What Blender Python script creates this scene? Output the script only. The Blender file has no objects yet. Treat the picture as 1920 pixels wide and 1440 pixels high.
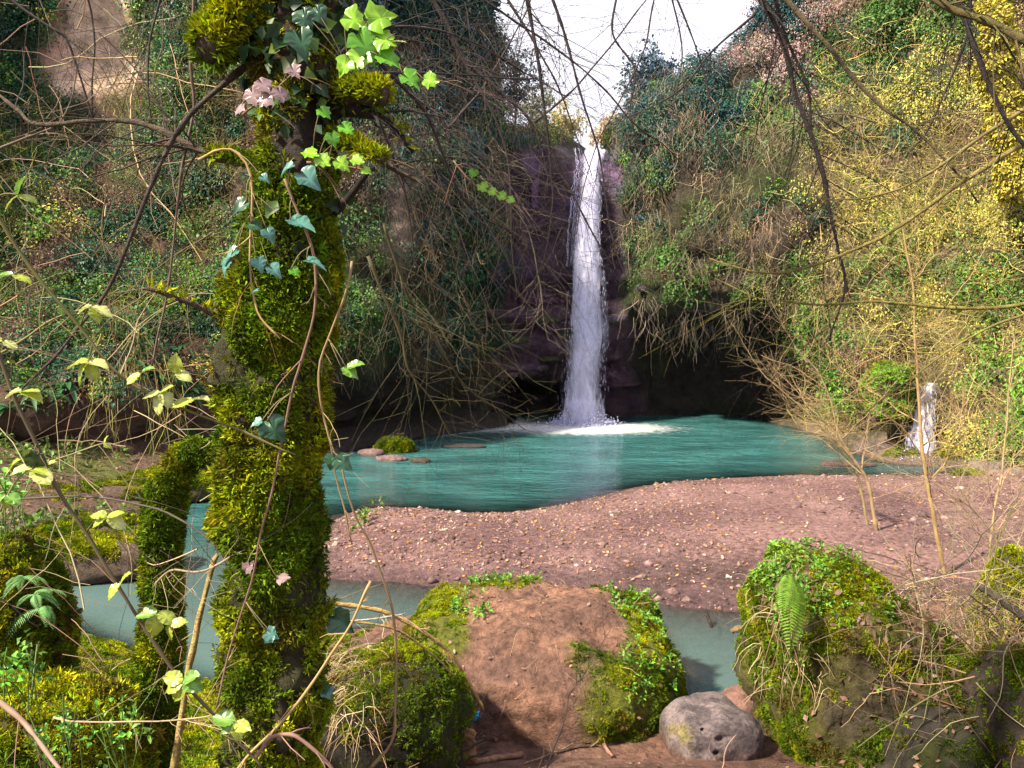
import bpy, math
import numpy as np

# ------------------------------------------------------------------ camera
sc = bpy.context.scene
FPX, PITCH, CAMZ = 1478.0, math.atan(120 / 1478.0), 3.0
cam_d = bpy.data.cameras.new('camera')
cam = bpy.data.objects.new('camera', cam_d)
sc.collection.objects.link(cam)
cam_d.sensor_width = 36.0
cam_d.lens = 36.0 * FPX / 1920.0
cam_d.clip_start, cam_d.clip_end = 0.05, 500.0
cam.location = (0, 0, CAMZ)
cam.rotation_euler = (math.radians(90) - PITCH, 0, 0)
sc.camera = cam

# ------------------------------------------------------------------ sky and sun
SUN_AZ, SUN_EL = math.radians(-119), math.radians(47)      # azimuth from +Y, clockwise
world = bpy.data.worlds.new('World')
sc.world = world
world.use_nodes = True
wn, wl = world.node_tree.nodes, world.node_tree.links
wn.clear()
w_out = wn.new('ShaderNodeOutputWorld')
w_bg = wn.new('ShaderNodeBackground')
w_sky = wn.new('ShaderNodeTexSky')
w_sky.sky_type = 'NISHITA'
w_sky.sun_disc = False
w_sky.sun_elevation = SUN_EL
w_sky.sun_rotation = SUN_AZ
w_sky.dust_density = 4.0
w_sky.air_density = 1.0
w_cl = wn.new('ShaderNodeTexNoise')
w_cl.inputs['Scale'].default_value = 2.2
w_cl.inputs['Detail'].default_value = 6.0
w_rmp = wn.new('ShaderNodeMapRange')
w_rmp.inputs['From Min'].default_value = 0.30
w_rmp.inputs['From Max'].default_value = 0.62
w_rmp.inputs['To Min'].default_value = 0.85
w_mix = wn.new('ShaderNodeMix')
w_mix.data_type = 'RGBA'
w_mix.inputs['B'].default_value = (9.2, 9.0, 10.0, 1)
wl.new(w_cl.outputs['Fac'], w_rmp.inputs['Value'])
wl.new(w_rmp.outputs['Result'], w_mix.inputs['Factor'])
wl.new(w_sky.outputs['Color'], w_mix.inputs['A'])
wl.new(w_mix.outputs['Result'], w_bg.inputs['Color'])
w_bg.inputs['Strength'].default_value = 0.05
wl.new(w_bg.outputs['Background'], w_out.inputs['Surface'])

sun_d = bpy.data.lights.new('sun', 'SUN')
sun_d.energy = 5.0
sun_d.angle = math.radians(3)
sun_d.color = (1.0, 0.90, 0.68)
sun = bpy.data.objects.new('sun', sun_d)
sc.collection.objects.link(sun)
from mathutils import Vector, Matrix
_sd = Vector((math.sin(SUN_AZ) * math.cos(SUN_EL), math.cos(SUN_AZ) * math.cos(SUN_EL), math.sin(SUN_EL)))
sun.rotation_euler = _sd.to_track_quat('Z', 'Y').to_euler()
sun.location = (-8, -4, 20)

sc.view_settings.view_transform = 'Standard'
sc.view_settings.look = 'None'
sc.view_settings.exposure = 1.6
sc.view_settings.gamma = 1.0
sc.render.engine = 'CYCLES'
cy = sc.cycles
cy.use_denoising = True
try:
    cy.denoiser = 'OPENIMAGEDENOISE'
    cy.denoising_input_passes = 'RGB_ALBEDO_NORMAL'
except Exception:
    pass
cy.max_bounces = 5
cy.diffuse_bounces = 2
cy.use_adaptive_sampling = True
cy.adaptive_threshold = 0.025
cy.glossy_bounces = 3
cy.transmission_bounces = 4
cy.transparent_max_bounces = 10
cy.caustics_reflective = cy.caustics_refractive = False
cy.sample_clamp_indirect = 6.0
cy.volume_bounces = 0

# ------------------------------------------------------------------ maths helpers
rng = np.random.default_rng(11)
cp, sp_ = math.cos(PITCH), math.sin(PITCH)


def ray(px, py):
    xc, yc = (px - 960) / FPX, -(py - 720) / FPX
    return np.array([xc, cp + yc * sp_, -sp_ + yc * cp])


def at(px, py, d):
    """point that stands d metres ahead"""
    r = ray(px, py)
    return np.array([0, 0, CAMZ]) + r * (d / r[1])


def gr(px, py, z=0.0):
    """point on the level z"""
    r = ray(px, py)
    return np.array([0, 0, CAMZ]) + r * ((z - CAMZ) / r[2])


def proj(P):
    x, y, z = P[..., 0], P[..., 1], P[..., 2] - CAMZ
    f = y * cp - z * sp_
    u = y * sp_ + z * cp
    f = np.where(np.abs(f) < 1e-3, 1e-3, f)
    return 960 + FPX * x / f, 720 - FPX * u / f


def nrm(v):
    return v / np.maximum(np.linalg.norm(v, axis=-1, keepdims=True), 1e-9)


_tab = np.random.default_rng(3).random(4096)


def vnoise(P, seed=0):
    P = np.asarray(P, float)
    i = np.floor(P).astype(np.int64)
    f = P - i
    f = f * f * (3 - 2 * f)
    out = 0
    for dx in (0, 1):
        wx = f[..., 0] if dx else 1 - f[..., 0]
        for dy in (0, 1):
            wy = f[..., 1] if dy else 1 - f[..., 1]
            for dz in (0, 1):
                wz = f[..., 2] if dz else 1 - f[..., 2]
                h = ((i[..., 0] + dx) * 73856093) ^ ((i[..., 1] + dy) * 19349663) ^ ((i[..., 2] + dz) * 83492791) ^ (seed * 2654435)
                out = out + wx * wy * wz * _tab[(h ^ (h >> 13)) & 4095]
    return out * 2 - 1


def fbm(P, scale=1.0, octv=4, seed=0, gain=0.5):
    P = np.asarray(P, float) * scale
    a, s, t = 1.0, 0, 0
    for k in range(octv):
        s = s + a * vnoise(P, seed + k * 17)
        t += a
        a *= gain
        P = P * 2.03 + 11.7
    return s / t


def sstep(a, b, x):
    t = np.clip((x - a) / (b - a), 0, 1)
    return t * t * (3 - 2 * t)


def box(px, py, x0, x1, y0, y1, s=40.0):
    return sstep(x0 - s, x0 + s, px) * sstep(-x1 - s, -x1 + s, -px) * sstep(y0 - s, y0 + s, py) * sstep(-y1 - s, -y1 + s, -py)


def mixc(a, b, t):
    t = np.asarray(t)[..., None]
    return np.asarray(a) * (1 - t) + np.asarray(b) * t


def catmull(pts, n):
    pts = np.asarray(pts, float)
    p = np.vstack([2 * pts[0] - pts[1], pts, 2 * pts[-1] - pts[-2]])
    m = len(pts) - 1
    t = np.linspace(0, m, n)
    i = np.minimum(t.astype(int), m - 1)
    f = (t - i)[:, None]
    a, b, c, d = p[i], p[i + 1], p[i + 2], p[i + 3]
    return 0.5 * ((2 * b) + (c - a) * f + (2 * a - 5 * b + 4 * c - d) * f ** 2 + (3 * b - a - 3 * c + d) * f ** 3)


# ------------------------------------------------------------------ mesh helpers
COL = sc.collection.objects


def setp(o, label=None, cat=None, group=None, kind=None):
    if label: o['label'] = label
    if cat: o['category'] = cat
    if group: o['group'] = group
    if kind: o['kind'] = kind
    return o


def mk(name, V, F, mat, C=None, parent=None, origin=None, smooth=False, label=None, cat=None, group=None, kind=None, link=True):
    V = np.asarray(V, float).reshape(-1, 3)
    if origin is not None:
        V = V - np.asarray(origin)
    elif parent is not None:
        V = V - np.asarray(parent.location)
    me = bpy.data.meshes.new(name)
    Fs = [np.asarray(f, np.int32) for f in (F if isinstance(F, list) else [F]) if len(f)]
    me.vertices.add(len(V))
    me.vertices.foreach_set('co', V.astype(np.float32).ravel())
    li = np.concatenate([f.ravel() for f in Fs])
    cnt = np.concatenate([np.full(len(f), f.shape[1], np.int32) for f in Fs])
    st = np.concatenate([[0], np.cumsum(cnt)[:-1]]).astype(np.int32)
    me.loops.add(len(li))
    me.loops.foreach_set('vertex_index', li)
    me.polygons.add(len(cnt))
    me.polygons.foreach_set('loop_start', st)
    if smooth:
        me.polygons.foreach_set('use_smooth', np.ones(len(cnt), bool))
    if C is not None:
        C = np.asarray(C, float)
        if C.ndim == 1:
            C = np.tile(C, (len(V), 1))
        if C.shape[1] == 3:
            C = np.hstack([C, np.zeros((len(C), 1))])
        a = me.attributes.new('Col', 'FLOAT_COLOR', 'POINT')
        a.data.foreach_set('color', C.astype(np.float32).ravel())
    me.update(calc_edges=True)
    me.materials.append(mat)
    o = bpy.data.objects.new(name, me)
    if link:
        COL.link(o)
    if origin is not None:
        if parent is not None:
            o.parent = parent
            o.location = np.asarray(origin) - np.asarray(parent.location)
        else:
            o.location = origin
    elif parent is not None:
        o.parent = parent
    return setp(o, label, cat, group, kind)


def empty(name, loc, label, cat, group=None):
    o = bpy.data.objects.new(name, None)
    o.empty_display_size = 0.1
    o.location = tuple(loc)
    COL.link(o)
    return setp(o, label, cat, group)


class Geo:
    def __init__(s):
        s.V, s.F, s.C, s.n = [], [], [], 0

    def add(s, V, F, C=None):
        V = np.asarray(V, float).reshape(-1, 3)
        if C is not None:
            C = np.asarray(C, float)
            if C.ndim == 1:
                C = np.tile(C, (len(V), 1))
            if C.shape[1] == 3:
                C = np.hstack([C, np.zeros((len(C), 1))])
            s.C.append(C)
        s.V.append(V)
        for f in (F if isinstance(F, list) else [F]):
            s.F.append(np.asarray(f, np.int64) + s.n)
        s.n += len(V)
        return s

    def build(s, name, mat, **k):
        return mk(name, np.vstack(s.V), s.F, mat, C=np.vstack(s.C) if s.C else None, **k)


def gridF(nu, nv, wrap=False):
    """faces of an nu x nv grid, index i*nv+j; wrap joins last j to first"""
    i = np.arange(nu - 1)[:, None]
    j = np.arange(nv if wrap else nv - 1)[None, :]
    jn = (j + 1) % nv
    return np.stack([i * nv + j, (i + 1) * nv + j, (i + 1) * nv + jn, i * nv + jn], -1).reshape(-1, 4)


def tubes(P, R, sides=3, cap=True):
    """P (n,k,3), R (n,k) -> many tubes"""
    P, R = np.asarray(P, float), np.asarray(R, float)
    n, k, _ = P.shape
    T = np.empty_like(P)
    T[:, 1:-1] = P[:, 2:] - P[:, :-2]
    T[:, 0] = P[:, 1] - P[:, 0]
    T[:, -1] = P[:, -1] - P[:, -2]
    T = nrm(T)
    ref = nrm(np.cross(nrm(P[:, -1] - P[:, 0] + 1e-6)[:, None, :], np.array([0.31, 0.87, 0.38])) + 1e-6)
    A = nrm(np.cross(T, ref))
    B = np.cross(T, A)
    th = np.arange(sides) * 2 * math.pi / sides
    V = P[:, :, None, :] + R[:, :, None, None] * (np.cos(th)[None, None, :, None] * A[:, :, None, :] + np.sin(th)[None, None, :, None] * B[:, :, None, :])
    f = gridF(k, sides, True)
    F = (f[None] + (np.arange(n) * k * sides)[:, None, None]).reshape(-1, 4)
    Fs = [F[:, ::-1]]
    if cap and sides >= 3:
        e = (k - 1) * sides + np.arange(sides)
        s0 = np.arange(sides)[::-1]
        base = (np.arange(n) * k * sides)[:, None]
        Fs.append(np.vstack([base + e[None], base + s0[None]]))
    return V.reshape(-1, 3), Fs


def leafcards(P, D, N, L, Wd, fold=0.22, droop=0.15):
    L, Wd = np.asarray(L)[:, None], np.asarray(Wd)[:, None]
    D = nrm(D)
    S = nrm(np.cross(D, N))
    N2 = np.cross(S, D)
    V = np.stack([P, P + D * L * .45 + S * Wd / 2 + N2 * fold * Wd, P + D * L - N2 * droop * L, P + D * L * .45 - S * Wd / 2 + N2 * fold * Wd], 1)
    b = (np.arange(len(P)) * 4)[:, None]
    F = np.vstack([b + [[0, 1, 2]], b + [[0, 2, 3]]])
    return V.reshape(-1, 3), F


def rep(C, k):
    return np.repeat(np.asarray(C), k, axis=0)


def scatter(V, F, n, wfn=None):
    """n random points on a mesh of quads or triangles -> positions, normals"""
    V = np.asarray(V, float).reshape(-1, 3)
    F = np.asarray(F)
    T = np.vstack([F[:, [0, 1, 2]], F[:, [0, 2, 3]]]) if F.shape[1] == 4 else F
    a, b, c = V[T[:, 0]], V[T[:, 1]], V[T[:, 2]]
    cr = np.cross(b - a, c - a)
    w = np.linalg.norm(cr, axis=1) * 0.5
    if wfn is not None:
        w = w * np.maximum(wfn((a + b + c) / 3, nrm(cr)), 0)
    if w.sum() <= 0:
        return np.zeros((0, 3)), np.zeros((0, 3))
    i = rng.choice(len(T), n, p=w / w.sum())
    r1, r2 = np.sqrt(rng.random(n))[:, None], rng.random(n)[:, None]
    P = a[i] * (1 - r1) + b[i] * (r1 * (1 - r2)) + c[i] * (r1 * r2)
    return P, nrm(cr)[i]


def jit(C, n, v=0.25, h=0.12):
    """per-item colour variation"""
    C = np.asarray(C, float)
    if C.ndim == 1:
        C = np.tile(C, (n, 1))
    return np.clip(C * (1 + v * rng.normal(size=(n, 1))) * (1 + h * rng.normal(size=(n, 3))), 0.002, 0.9)


# ------------------------------------------------------------------ materials
def newmat(name):
    m = bpy.data.materials.new(name)
    m.use_nodes = True
    n = m.node_tree.nodes
    n.clear()
    return m, n, m.node_tree.links


def coord(n, l, scale):
    tc = n.new('ShaderNodeTexCoord')
    mp = n.new('ShaderNodeMapping')
    mp.inputs['Scale'].default_value = scale
    l.new(tc.outputs['Object'], mp.inputs['Vector'])
    return mp.outputs['Vector']


def tex(n, l, scale, detail=5, rough=0.6, vec=None):
    t = n.new('ShaderNodeTexNoise')
    t.inputs['Scale'].default_value = scale
    t.inputs['Detail'].default_value = detail
    t.inputs['Roughness'].default_value = rough
    if vec is None:
        tc = n.new('ShaderNodeTexCoord')
        vec = tc.outputs['Object']
    l.new(vec, t.inputs['Vector'])
    return t


def surf_mat(name, rough=0.85, tint_scale=6.0, tint=0.45, bump_scale=18.0, bump=0.5, dist=0.03, base=None, spec=0.3, wet=True, trans=0.0, tintattr=False):
    m, n, l = newmat(name)
    out = n.new('ShaderNodeOutputMaterial')
    bs = n.new('ShaderNodeBsdfPrincipled')
    if base is None:
        at_ = n.new('ShaderNodeAttribute')
        at_.attribute_name = 'Col'
        csrc, asrc = at_.outputs['Color'], at_.outputs['Alpha']
    else:
        rgb = n.new('ShaderNodeRGB')
        rgb.outputs[0].default_value = (*base, 1)
        csrc, asrc = rgb.outputs[0], None
    if tintattr:
        ta = n.new('ShaderNodeAttribute')
        ta.attribute_type = 'INSTANCER'
        ta.attribute_name = 'tint'
        mt = n.new('ShaderNodeMix')
        mt.data_type = 'RGBA'
        mt.blend_type = 'MULTIPLY'
        mt.inputs['Factor'].default_value = 1
        l.new(csrc, mt.inputs['A'])
        l.new(ta.outputs['Color'], mt.inputs['B'])
        csrc = mt.outputs['Result']
    if tint:
        t = tex(n, l, tint_scale, 6, 0.65)
        mr = n.new('ShaderNodeMapRange')
        mr.inputs['From Min'].default_value = 0.3
        mr.inputs['From Max'].default_value = 0.7
        mr.inputs['To Min'].default_value = 1 - tint
        mr.inputs['To Max'].default_value = 1 + tint
        l.new(t.outputs['Fac'], mr.inputs['Value'])
        mx = n.new('ShaderNodeMix')
        mx.data_type = 'RGBA'
        mx.blend_type = 'MULTIPLY'
        mx.inputs['Factor'].default_value = 1
        l.new(csrc, mx.inputs['A'])
        cb = n.new('ShaderNodeCombineColor')
        for k in ('Red', 'Green', 'Blue'):
            l.new(mr.outputs['Result'], cb.inputs[k])
        l.new(cb.outputs['Color'], mx.inputs['B'])
        csrc = mx.outputs['Result']
    l.new(csrc, bs.inputs['Base Color'])
    bs.inputs['Specular IOR Level'].default_value = spec
    bs.inputs['Roughness'].default_value = rough
    if asrc is not None and wet:
        mr2 = n.new('ShaderNodeMapRange')
        mr2.inputs['To Min'].default_value = rough
        mr2.inputs['To Max'].default_value = 0.22
        l.new(asrc, mr2.inputs['Value'])
        l.new(mr2.outputs['Result'], bs.inputs['Roughness'])
    if bump:
        t2 = tex(n, l, bump_scale, 8, 0.7)
        bp = n.new('ShaderNodeBump')
        bp.inputs['Strength'].default_value = bump
        bp.inputs['Distance'].default_value = dist
        l.new(t2.outputs['Fac'], bp.inputs['Height'])
        l.new(bp.outputs['Normal'], bs.inputs['Normal'])
    if trans:
        tr = n.new('ShaderNodeBsdfTranslucent')
        l.new(csrc, tr.inputs['Color'])
        ms = n.new('ShaderNodeMixShader')
        ms.inputs['Fac'].default_value = trans
        l.new(bs.outputs[0], ms.inputs[1])
        l.new(tr.outputs[0], ms.inputs[2])
        l.new(ms.outputs[0], out.inputs['Surface'])
    else:
        l.new(bs.outputs[0], out.inputs['Surface'])
    return m


M_ROCK = surf_mat('cliff rock', 0.9, 2.4, 0.6, 6.0, 1.0, 0.22)
M_GROUND = surf_mat('gravel and soil', 0.95, 14.0, 0.6, 26.0, 1.0, 0.06, spec=0.2)
M_STONE = surf_mat('stone', 0.9, 16.0, 0.55, 34.0, 1.0, 0.035, spec=0.2)
M_GREY = surf_mat('grey rock', 0.92, 45.0, 0.55, 90.0, 1.0, 0.022, spec=0.2)
M_LEAF = surf_mat('foliage', 0.5, 0, 0, 0, 0, base=None, spec=0.35, wet=False, trans=0.35)
M_LEAFI = surf_mat('scattered foliage', 0.5, 0, 0, 0, 0, spec=0.35, wet=False, trans=0.35, tintattr=True)
M_MOSSI = surf_mat('scattered moss', 0.8, 0, 0, 0, 0, spec=0.15, wet=False, trans=0.3, tintattr=True)
M_TWIGI = surf_mat('scattered twigs', 0.8, 0, 0, 0, 0, wet=False, tintattr=True)
M_MOSS = surf_mat('moss', 0.8, 0, 0, 0, 0, base=None, spec=0.15, wet=False, trans=0.3)
M_BARK = surf_mat('bark', 0.85, 26.0, 0.55, 42.0, 1.0, 0.03, wet=False)
M_TWIG = surf_mat('twig', 0.75, 0, 0, 0, 0, wet=False)
M_GLOSSLEAF = surf_mat('glossy leaf', 0.32, 40.0, 0.12, 0, 0, spec=0.6, wet=False, trans=0.3)


def water_mat():
    m, n, l = newmat('pool water')
    out = n.new('ShaderNodeOutputMaterial')
    a = n.new('ShaderNodeAttribute')
    a.attribute_name = 'Col'
    sep = n.new('ShaderNodeSeparateColor')
    l.new(a.outputs['Color'], sep.inputs['Color'])
    # ripples
    v1 = coord(n, l, (0.8, 1.7, 1))
    t1 = tex(n, l, 2.2, 4, 0.55, v1)
    t2 = tex(n, l, 7.0, 3, 0.5, v1)
    ad = n.new('ShaderNodeMath')
    ad.operation = 'MULTIPLY_ADD'
    ad.inputs[1].default_value = 0.35
    l.new(t2.outputs['Fac'], ad.inputs[0])
    l.new(t1.outputs['Fac'], ad.inputs[2])
    mu = n.new('ShaderNodeMath')
    mu.operation = 'MULTIPLY'
    l.new(ad.outputs[0], mu.inputs[0])
    l.new(sep.outputs['Blue'], mu.inputs[1])
    bp = n.new('ShaderNodeBump')
    bp.inputs['Strength'].default_value = 1.0
    bp.inputs['Distance'].default_value = 0.15
    l.new(mu.outputs[0], bp.inputs['Height'])
    # turbid body, foam
    t3 = tex(n, l, 0.9, 4, 0.5, coord(n, l, (0.7, 1.3, 1)))
    mxb = n.new('ShaderNodeMix')
    mxb.data_type = 'RGBA'
    mxb.inputs['A'].default_value = (0.022, 0.074, 0.078, 1)
    mxb.inputs['B'].default_value = (0.044, 0.142, 0.148, 1)
    m3 = n.new('ShaderNodeMapRange')
    m3.inputs['From Min'].default_value = 0.35
    m3.inputs['From Max'].default_value = 0.65
    l.new(t3.outputs['Fac'], m3.inputs['Value'])
    l.new(m3.outputs['Result'], mxb.inputs['Factor'])
    vf = coord(n, l, (1, 2.2, 1))
    t4 = tex(n, l, 5.0, 6, 0.7, vf)
    mf = n.new('ShaderNodeMath')
    mf.operation = 'ADD'
    l.new(t4.outputs['Fac'], mf.inputs[0])
    l.new(sep.outputs['Green'], mf.inputs[1])
    fr = n.new('ShaderNodeMapRange')
    fr.inputs['From Min'].default_value = 0.78
    fr.inputs['From Max'].default_value = 1.15
    l.new(mf.outputs[0], fr.inputs['Value'])
    mxc = n.new('ShaderNodeMix')
    mxc.data_type = 'RGBA'
    mxc.inputs['B'].default_value = (0.80, 0.83, 0.88, 1)
    l.new(fr.outputs['Result'], mxc.inputs['Factor'])
    mxs = n.new('ShaderNodeMix')
    mxs.data_type = 'RGBA'
    mxs.inputs['B'].default_value = (0.085, 0.125, 0.125, 1)  # grey that paints the sky's reflection into the near stream
    l.new(a.outputs['Alpha'], mxs.inputs['Factor'])
    l.new(mxb.outputs['Result'], mxs.inputs['A'])
    l.new(mxs.outputs['Result'], mxc.inputs['A'])
    df = n.new('ShaderNodeBsdfDiffuse')
    l.new(mxc.outputs['Result'], df.inputs['Color'])
    l.new(bp.outputs['Normal'], df.inputs['Normal'])
    tr = n.new('ShaderNodeBsdfTransparent')
    tr.inputs['Color'].default_value = (0.80, 0.88, 0.86, 1)
    al = n.new('ShaderNodeMath')
    al.operation = 'MAXIMUM'
    l.new(sep.outputs['Red'], al.inputs[0])
    l.new(fr.outputs['Result'], al.inputs[1])
    m1 = n.new('ShaderNodeMixShader')
    l.new(al.outputs[0], m1.inputs['Fac'])
    l.new(tr.outputs[0], m1.inputs[1])
    l.new(df.outputs[0], m1.inputs[2])
    gl = n.new('ShaderNodeBsdfGlossy')
    gl.inputs['Roughness'].default_value = 0.05
    l.new(bp.outputs['Normal'], gl.inputs['Normal'])
    fn = n.new('ShaderNodeFresnel')
    fn.inputs['IOR'].default_value = 1.33
    l.new(bp.outputs['Normal'], fn.inputs['Normal'])
    m2 = n.new('ShaderNodeMixShader')
    l.new(fn.outputs[0], m2.inputs['Fac'])
    l.new(m1.outputs[0], m2.inputs[1])
    l.new(gl.outputs[0], m2.inputs[2])
    l.new(m2.outputs[0], out.inputs['Surface'])
    return m


def fall_mat(name, lo, hi, sc_, colr=(0.80, 0.79, 0.99)):
    m, n, l = newmat(name)
    out = n.new('ShaderNodeOutputMaterial')
    v = coord(n, l, sc_)
    t = tex(n, l, 1.0, 7, 0.62, v)
    a = n.new('ShaderNodeAttribute')
    a.attribute_name = 'Col'
    sep = n.new('ShaderNodeSeparateColor')
    l.new(a.outputs['Color'], sep.inputs['Color'])
    ad = n.new('ShaderNodeMath')
    ad.operation = 'ADD'
    l.new(t.outputs['Fac'], ad.inputs[0])
    l.new(sep.outputs['Red'], ad.inputs[1])
    mr = n.new('ShaderNodeMapRange')
    mr.inputs['From Min'].default_value = lo
    mr.inputs['From Max'].default_value = hi
    l.new(ad.outputs[0], mr.inputs['Value'])
    df = n.new('ShaderNodeBsdfDiffuse')
    df.inputs['Color'].default_value = (*colr, 1)
    tl = n.new('ShaderNodeBsdfTranslucent')
    tl.inputs['Color'].default_value = (*colr, 1)
    ms = n.new('ShaderNodeMixShader')
    ms.inputs['Fac'].default_value = 0.4
    bp = n.new('ShaderNodeBump')
    bp.inputs['Strength'].default_value = 0.8
    bp.inputs['Distance'].default_value = 0.08
    l.new(t.outputs['Fac'], bp.inputs['Height'])
    l.new(bp.outputs['Normal'], df.inputs['Normal'])
    l.new(df.outputs[0], ms.inputs[1])
    l.new(tl.outputs[0], ms.inputs[2])
    tr = n.new('ShaderNodeBsdfTransparent')
    m2 = n.new('ShaderNodeMixShader')
    l.new(mr.outputs['Result'], m2.inputs['Fac'])
    l.new(tr.outputs[0], m2.inputs[1])
    l.new(ms.outputs[0], m2.inputs[2])
    l.new(m2.outputs[0], out.inputs['Surface'])
    return m


M_WATER = water_mat()
M_FALL = fall_mat('falling water', 0.30, 0.56, (3.6, 3.6, 1.1))
M_FALL2 = fall_mat('falling water spray', 0.42, 0.85, (4.0, 4.0, 1.0))
M_FALL3 = fall_mat('falling water mist', 0.40, 1.05, (5.0, 5.0, 1.2))
M_FALL4 = fall_mat('trickling water', 0.44, 0.62, (9.0, 9.0, 1.6))
M_DROP = surf_mat('water drops', 0.3, 0, 0, 0, 0, base=(0.72, 0.72, 0.95), trans=0.4)

# ------------------------------------------------------------------ ground sheet
def poly_sd(X, Y, poly):
    """signed distance, positive inside"""
    p = np.asarray(poly, float)[:, :2]
    q = np.roll(p, -1, 0)
    best = np.full(X.shape, 1e9)
    ins = np.zeros(X.shape, bool)
    for (ax, ay), (bx, by) in zip(p, q):
        ex, ey = bx - ax, by - ay
        t = np.clip(((X - ax) * ex + (Y - ay) * ey) / (ex * ex + ey * ey + 1e-12), 0, 1)
        best = np.minimum(best, np.hypot(X - ax - t * ex, Y - ay - t * ey))
        c = ((ay > Y) != (by > Y)) & (X < ex * (Y - ay) / (ey if abs(ey) > 1e-12 else 1e-12) + ax)
        ins ^= c
    return np.where(ins, best, -best)


BAR = [gr(*p) for p in [(585, 995), (650, 962), (720, 950), (800, 955), (900, 962), (960, 962), (1030, 952), (1100, 937), (1200, 912), (1300, 902),
                        (1400, 895), (1500, 892), (1620, 892), (1720, 893), (1850, 880), (2100, 880), (3200, 900), (3200, 1150), (1900, 1160), (1700, 1165),
                        (1430, 1152), (1350, 1145), (1260, 1135), (1130, 1112), (1000, 1105), (900, 1108), (800, 1100), (740, 1090), (640, 1087), (580, 1080), (550, 1040)]]
NEAR = [gr(*p) for p in [(-900, 1130), (-200, 1135), (60, 1155), (150, 1180), (250, 1215), (330, 1262), (420, 1290), (520, 1235), (620, 1185), (740, 1175), (850, 1165),
                         (1000, 1165), (1150, 1165), (1235, 1180), (1262, 1240), (1262, 1335), (1330, 1345), (1450, 1345), (1500, 1260), (1520, 1180), (1700, 1165), (2600, 1160)]] + [np.array([14, -8, 0]), np.array([-14, -8, 0])]
LEFT = [gr(*p) for p in [(-1500, 1090), (-400, 1085), (0, 1083), (150, 1080), (235, 1062), (262, 1000), (330, 940), (400, 915), (480, 890), (560, 868), (640, 850), (720, 832), (830, 812), (950, 800)]] + [np.array([0, 40, 0]), np.array([-40, 40, 0]), np.array([-40, 8, 0])]
RIGHT = [gr(*p) for p in [(1450, 793), (1540, 815), (1590, 845), (1660, 868), (1760, 876), (1900, 890), (2500, 890)]] + [np.array([40, 12, 0]), np.array([40, 40, 0]), np.array([8, 40, 0])]


def ground_h(X, Y):
    Pn = np.stack([X, Y, np.zeros_like(X)], -1)
    wob = 0.12 * fbm(Pn, 1.3, 3, 5)
    h = np.full(X.shape, -0.75)
    sb = poly_sd(X, Y, BAR) + wob * 0.6
    hb = np.where(sb > 0, 0.34 * (1 - np.exp(-sb / 1.3)), np.maximum(sb * 0.28, -0.75))
    hb = hb + np.where(sb > 0.1, 0.035 * fbm(Pn, 2.2, 4, 9), 0)
    sn = poly_sd(X, Y, NEAR) + wob * 0.5
    up = np.clip(4.6 - Y, 0, 2.7)
    hn = np.where(sn > 0, (0.36 + 0.38 * up) * (1 - np.exp(-sn / (0.28 + 0.5 * sstep(-0.9, -1.6, X)))), np.maximum(sn * 1.6, -0.75))
    hn = hn + np.where(sn > 0.05, 0.07 * fbm(Pn, 1.6, 5, 21), 0)
    # left corner bank is higher
    hn = hn + 0.35 * sstep(-1.6, -3.2, X) * sstep(0.1, 1.8, sn)
    sl = poly_sd(X, Y, LEFT) + wob
    hl = np.where(sl > 0, 0.30 * (1 - np.exp(-sl / 0.3)) + 0.12 * np.clip(sl - 0.6, 0, 9) + 0.05 * np.floor(sl * 1.6 + 0.6 * fbm(Pn, 0.7, 2, 4)), np.maximum(sl * 1.2, -0.75))
    hl = np.where(sl > 0.05, hl + 0.09 * fbm(Pn, 1.7, 4, 31), hl)
    sr = poly_sd(X, Y, RIGHT) + wob
    hr = np.where(sr > 0, 0.22 * (1 - np.exp(-sr / 0.4)) + 0.15 * np.clip(sr - 0.5, 0, 9), np.maximum(sr * 0.8, -0.75))
    h = np.maximum.reduce([h, hb, hn, hl, hr])
    return h, sb, sn, sl, sr


def axis(segs):
    out = [segs[0][0]]
    for a, b, s in segs:
        k = max(1, int(round((b - a) / s)))
        out += list(a + (b - a) * np.arange(1, k + 1) / k)
    return np.array(out)


gx = axis([(-60, -16, 4), (-16, -4, 0.14), (-4, 5.5, 0.05), (5.5, 15, 0.14), (15, 60, 4)])
gy = axis([(-8, 1.5, 0.4), (1.5, 7.5, 0.05), (7.5, 14, 0.08), (14, 26, 0.25), (26, 60, 4)])
GX, GY = np.meshgrid(gx, gy, indexing='ij')
GH, SB, SN, SL, SR = ground_h(GX, GY)
GP = np.stack([GX, GY, GH], -1)
nz = fbm(GP, 1.1, 4, 41)
nf = fbm(GP, 5.0, 4, 43)
gcol = np.tile(np.array([0.055, 0.040, 0.032]), GX.shape + (1,))                     # stream bed
gravel = mixc(np.array([0.120, 0.066, 0.070]), np.array([0.215, 0.125, 0.124]), sstep(-0.4, 0.5, nz))
dpx, dpy = proj(GP)
dark = np.clip(box(dpx, dpy, 1150, 1420, 1045, 1120, 30) * sstep(-0.45, 0.3, nf + 0.25), 0, 1)      # damp dug patch
gravel = mixc(gravel, np.array([0.06, 0.036, 0.036]), dark * 0.9)
damp = sstep(0.15, 0.01, GH + 0.03 * nf) * sstep(-0.6, 0.1, GH)
gravel = mixc(gravel, np.array([0.085, 0.05, 0.055]), damp * 0.9)
gcol = np.where((SB > -1.6)[..., None], gravel, gcol)
soil = mixc(np.array([0.18, 0.094, 0.070]), np.array([0.10, 0.058, 0.046]), sstep(-0.3, 0.4, nz + 0.4 * nf))
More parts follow.
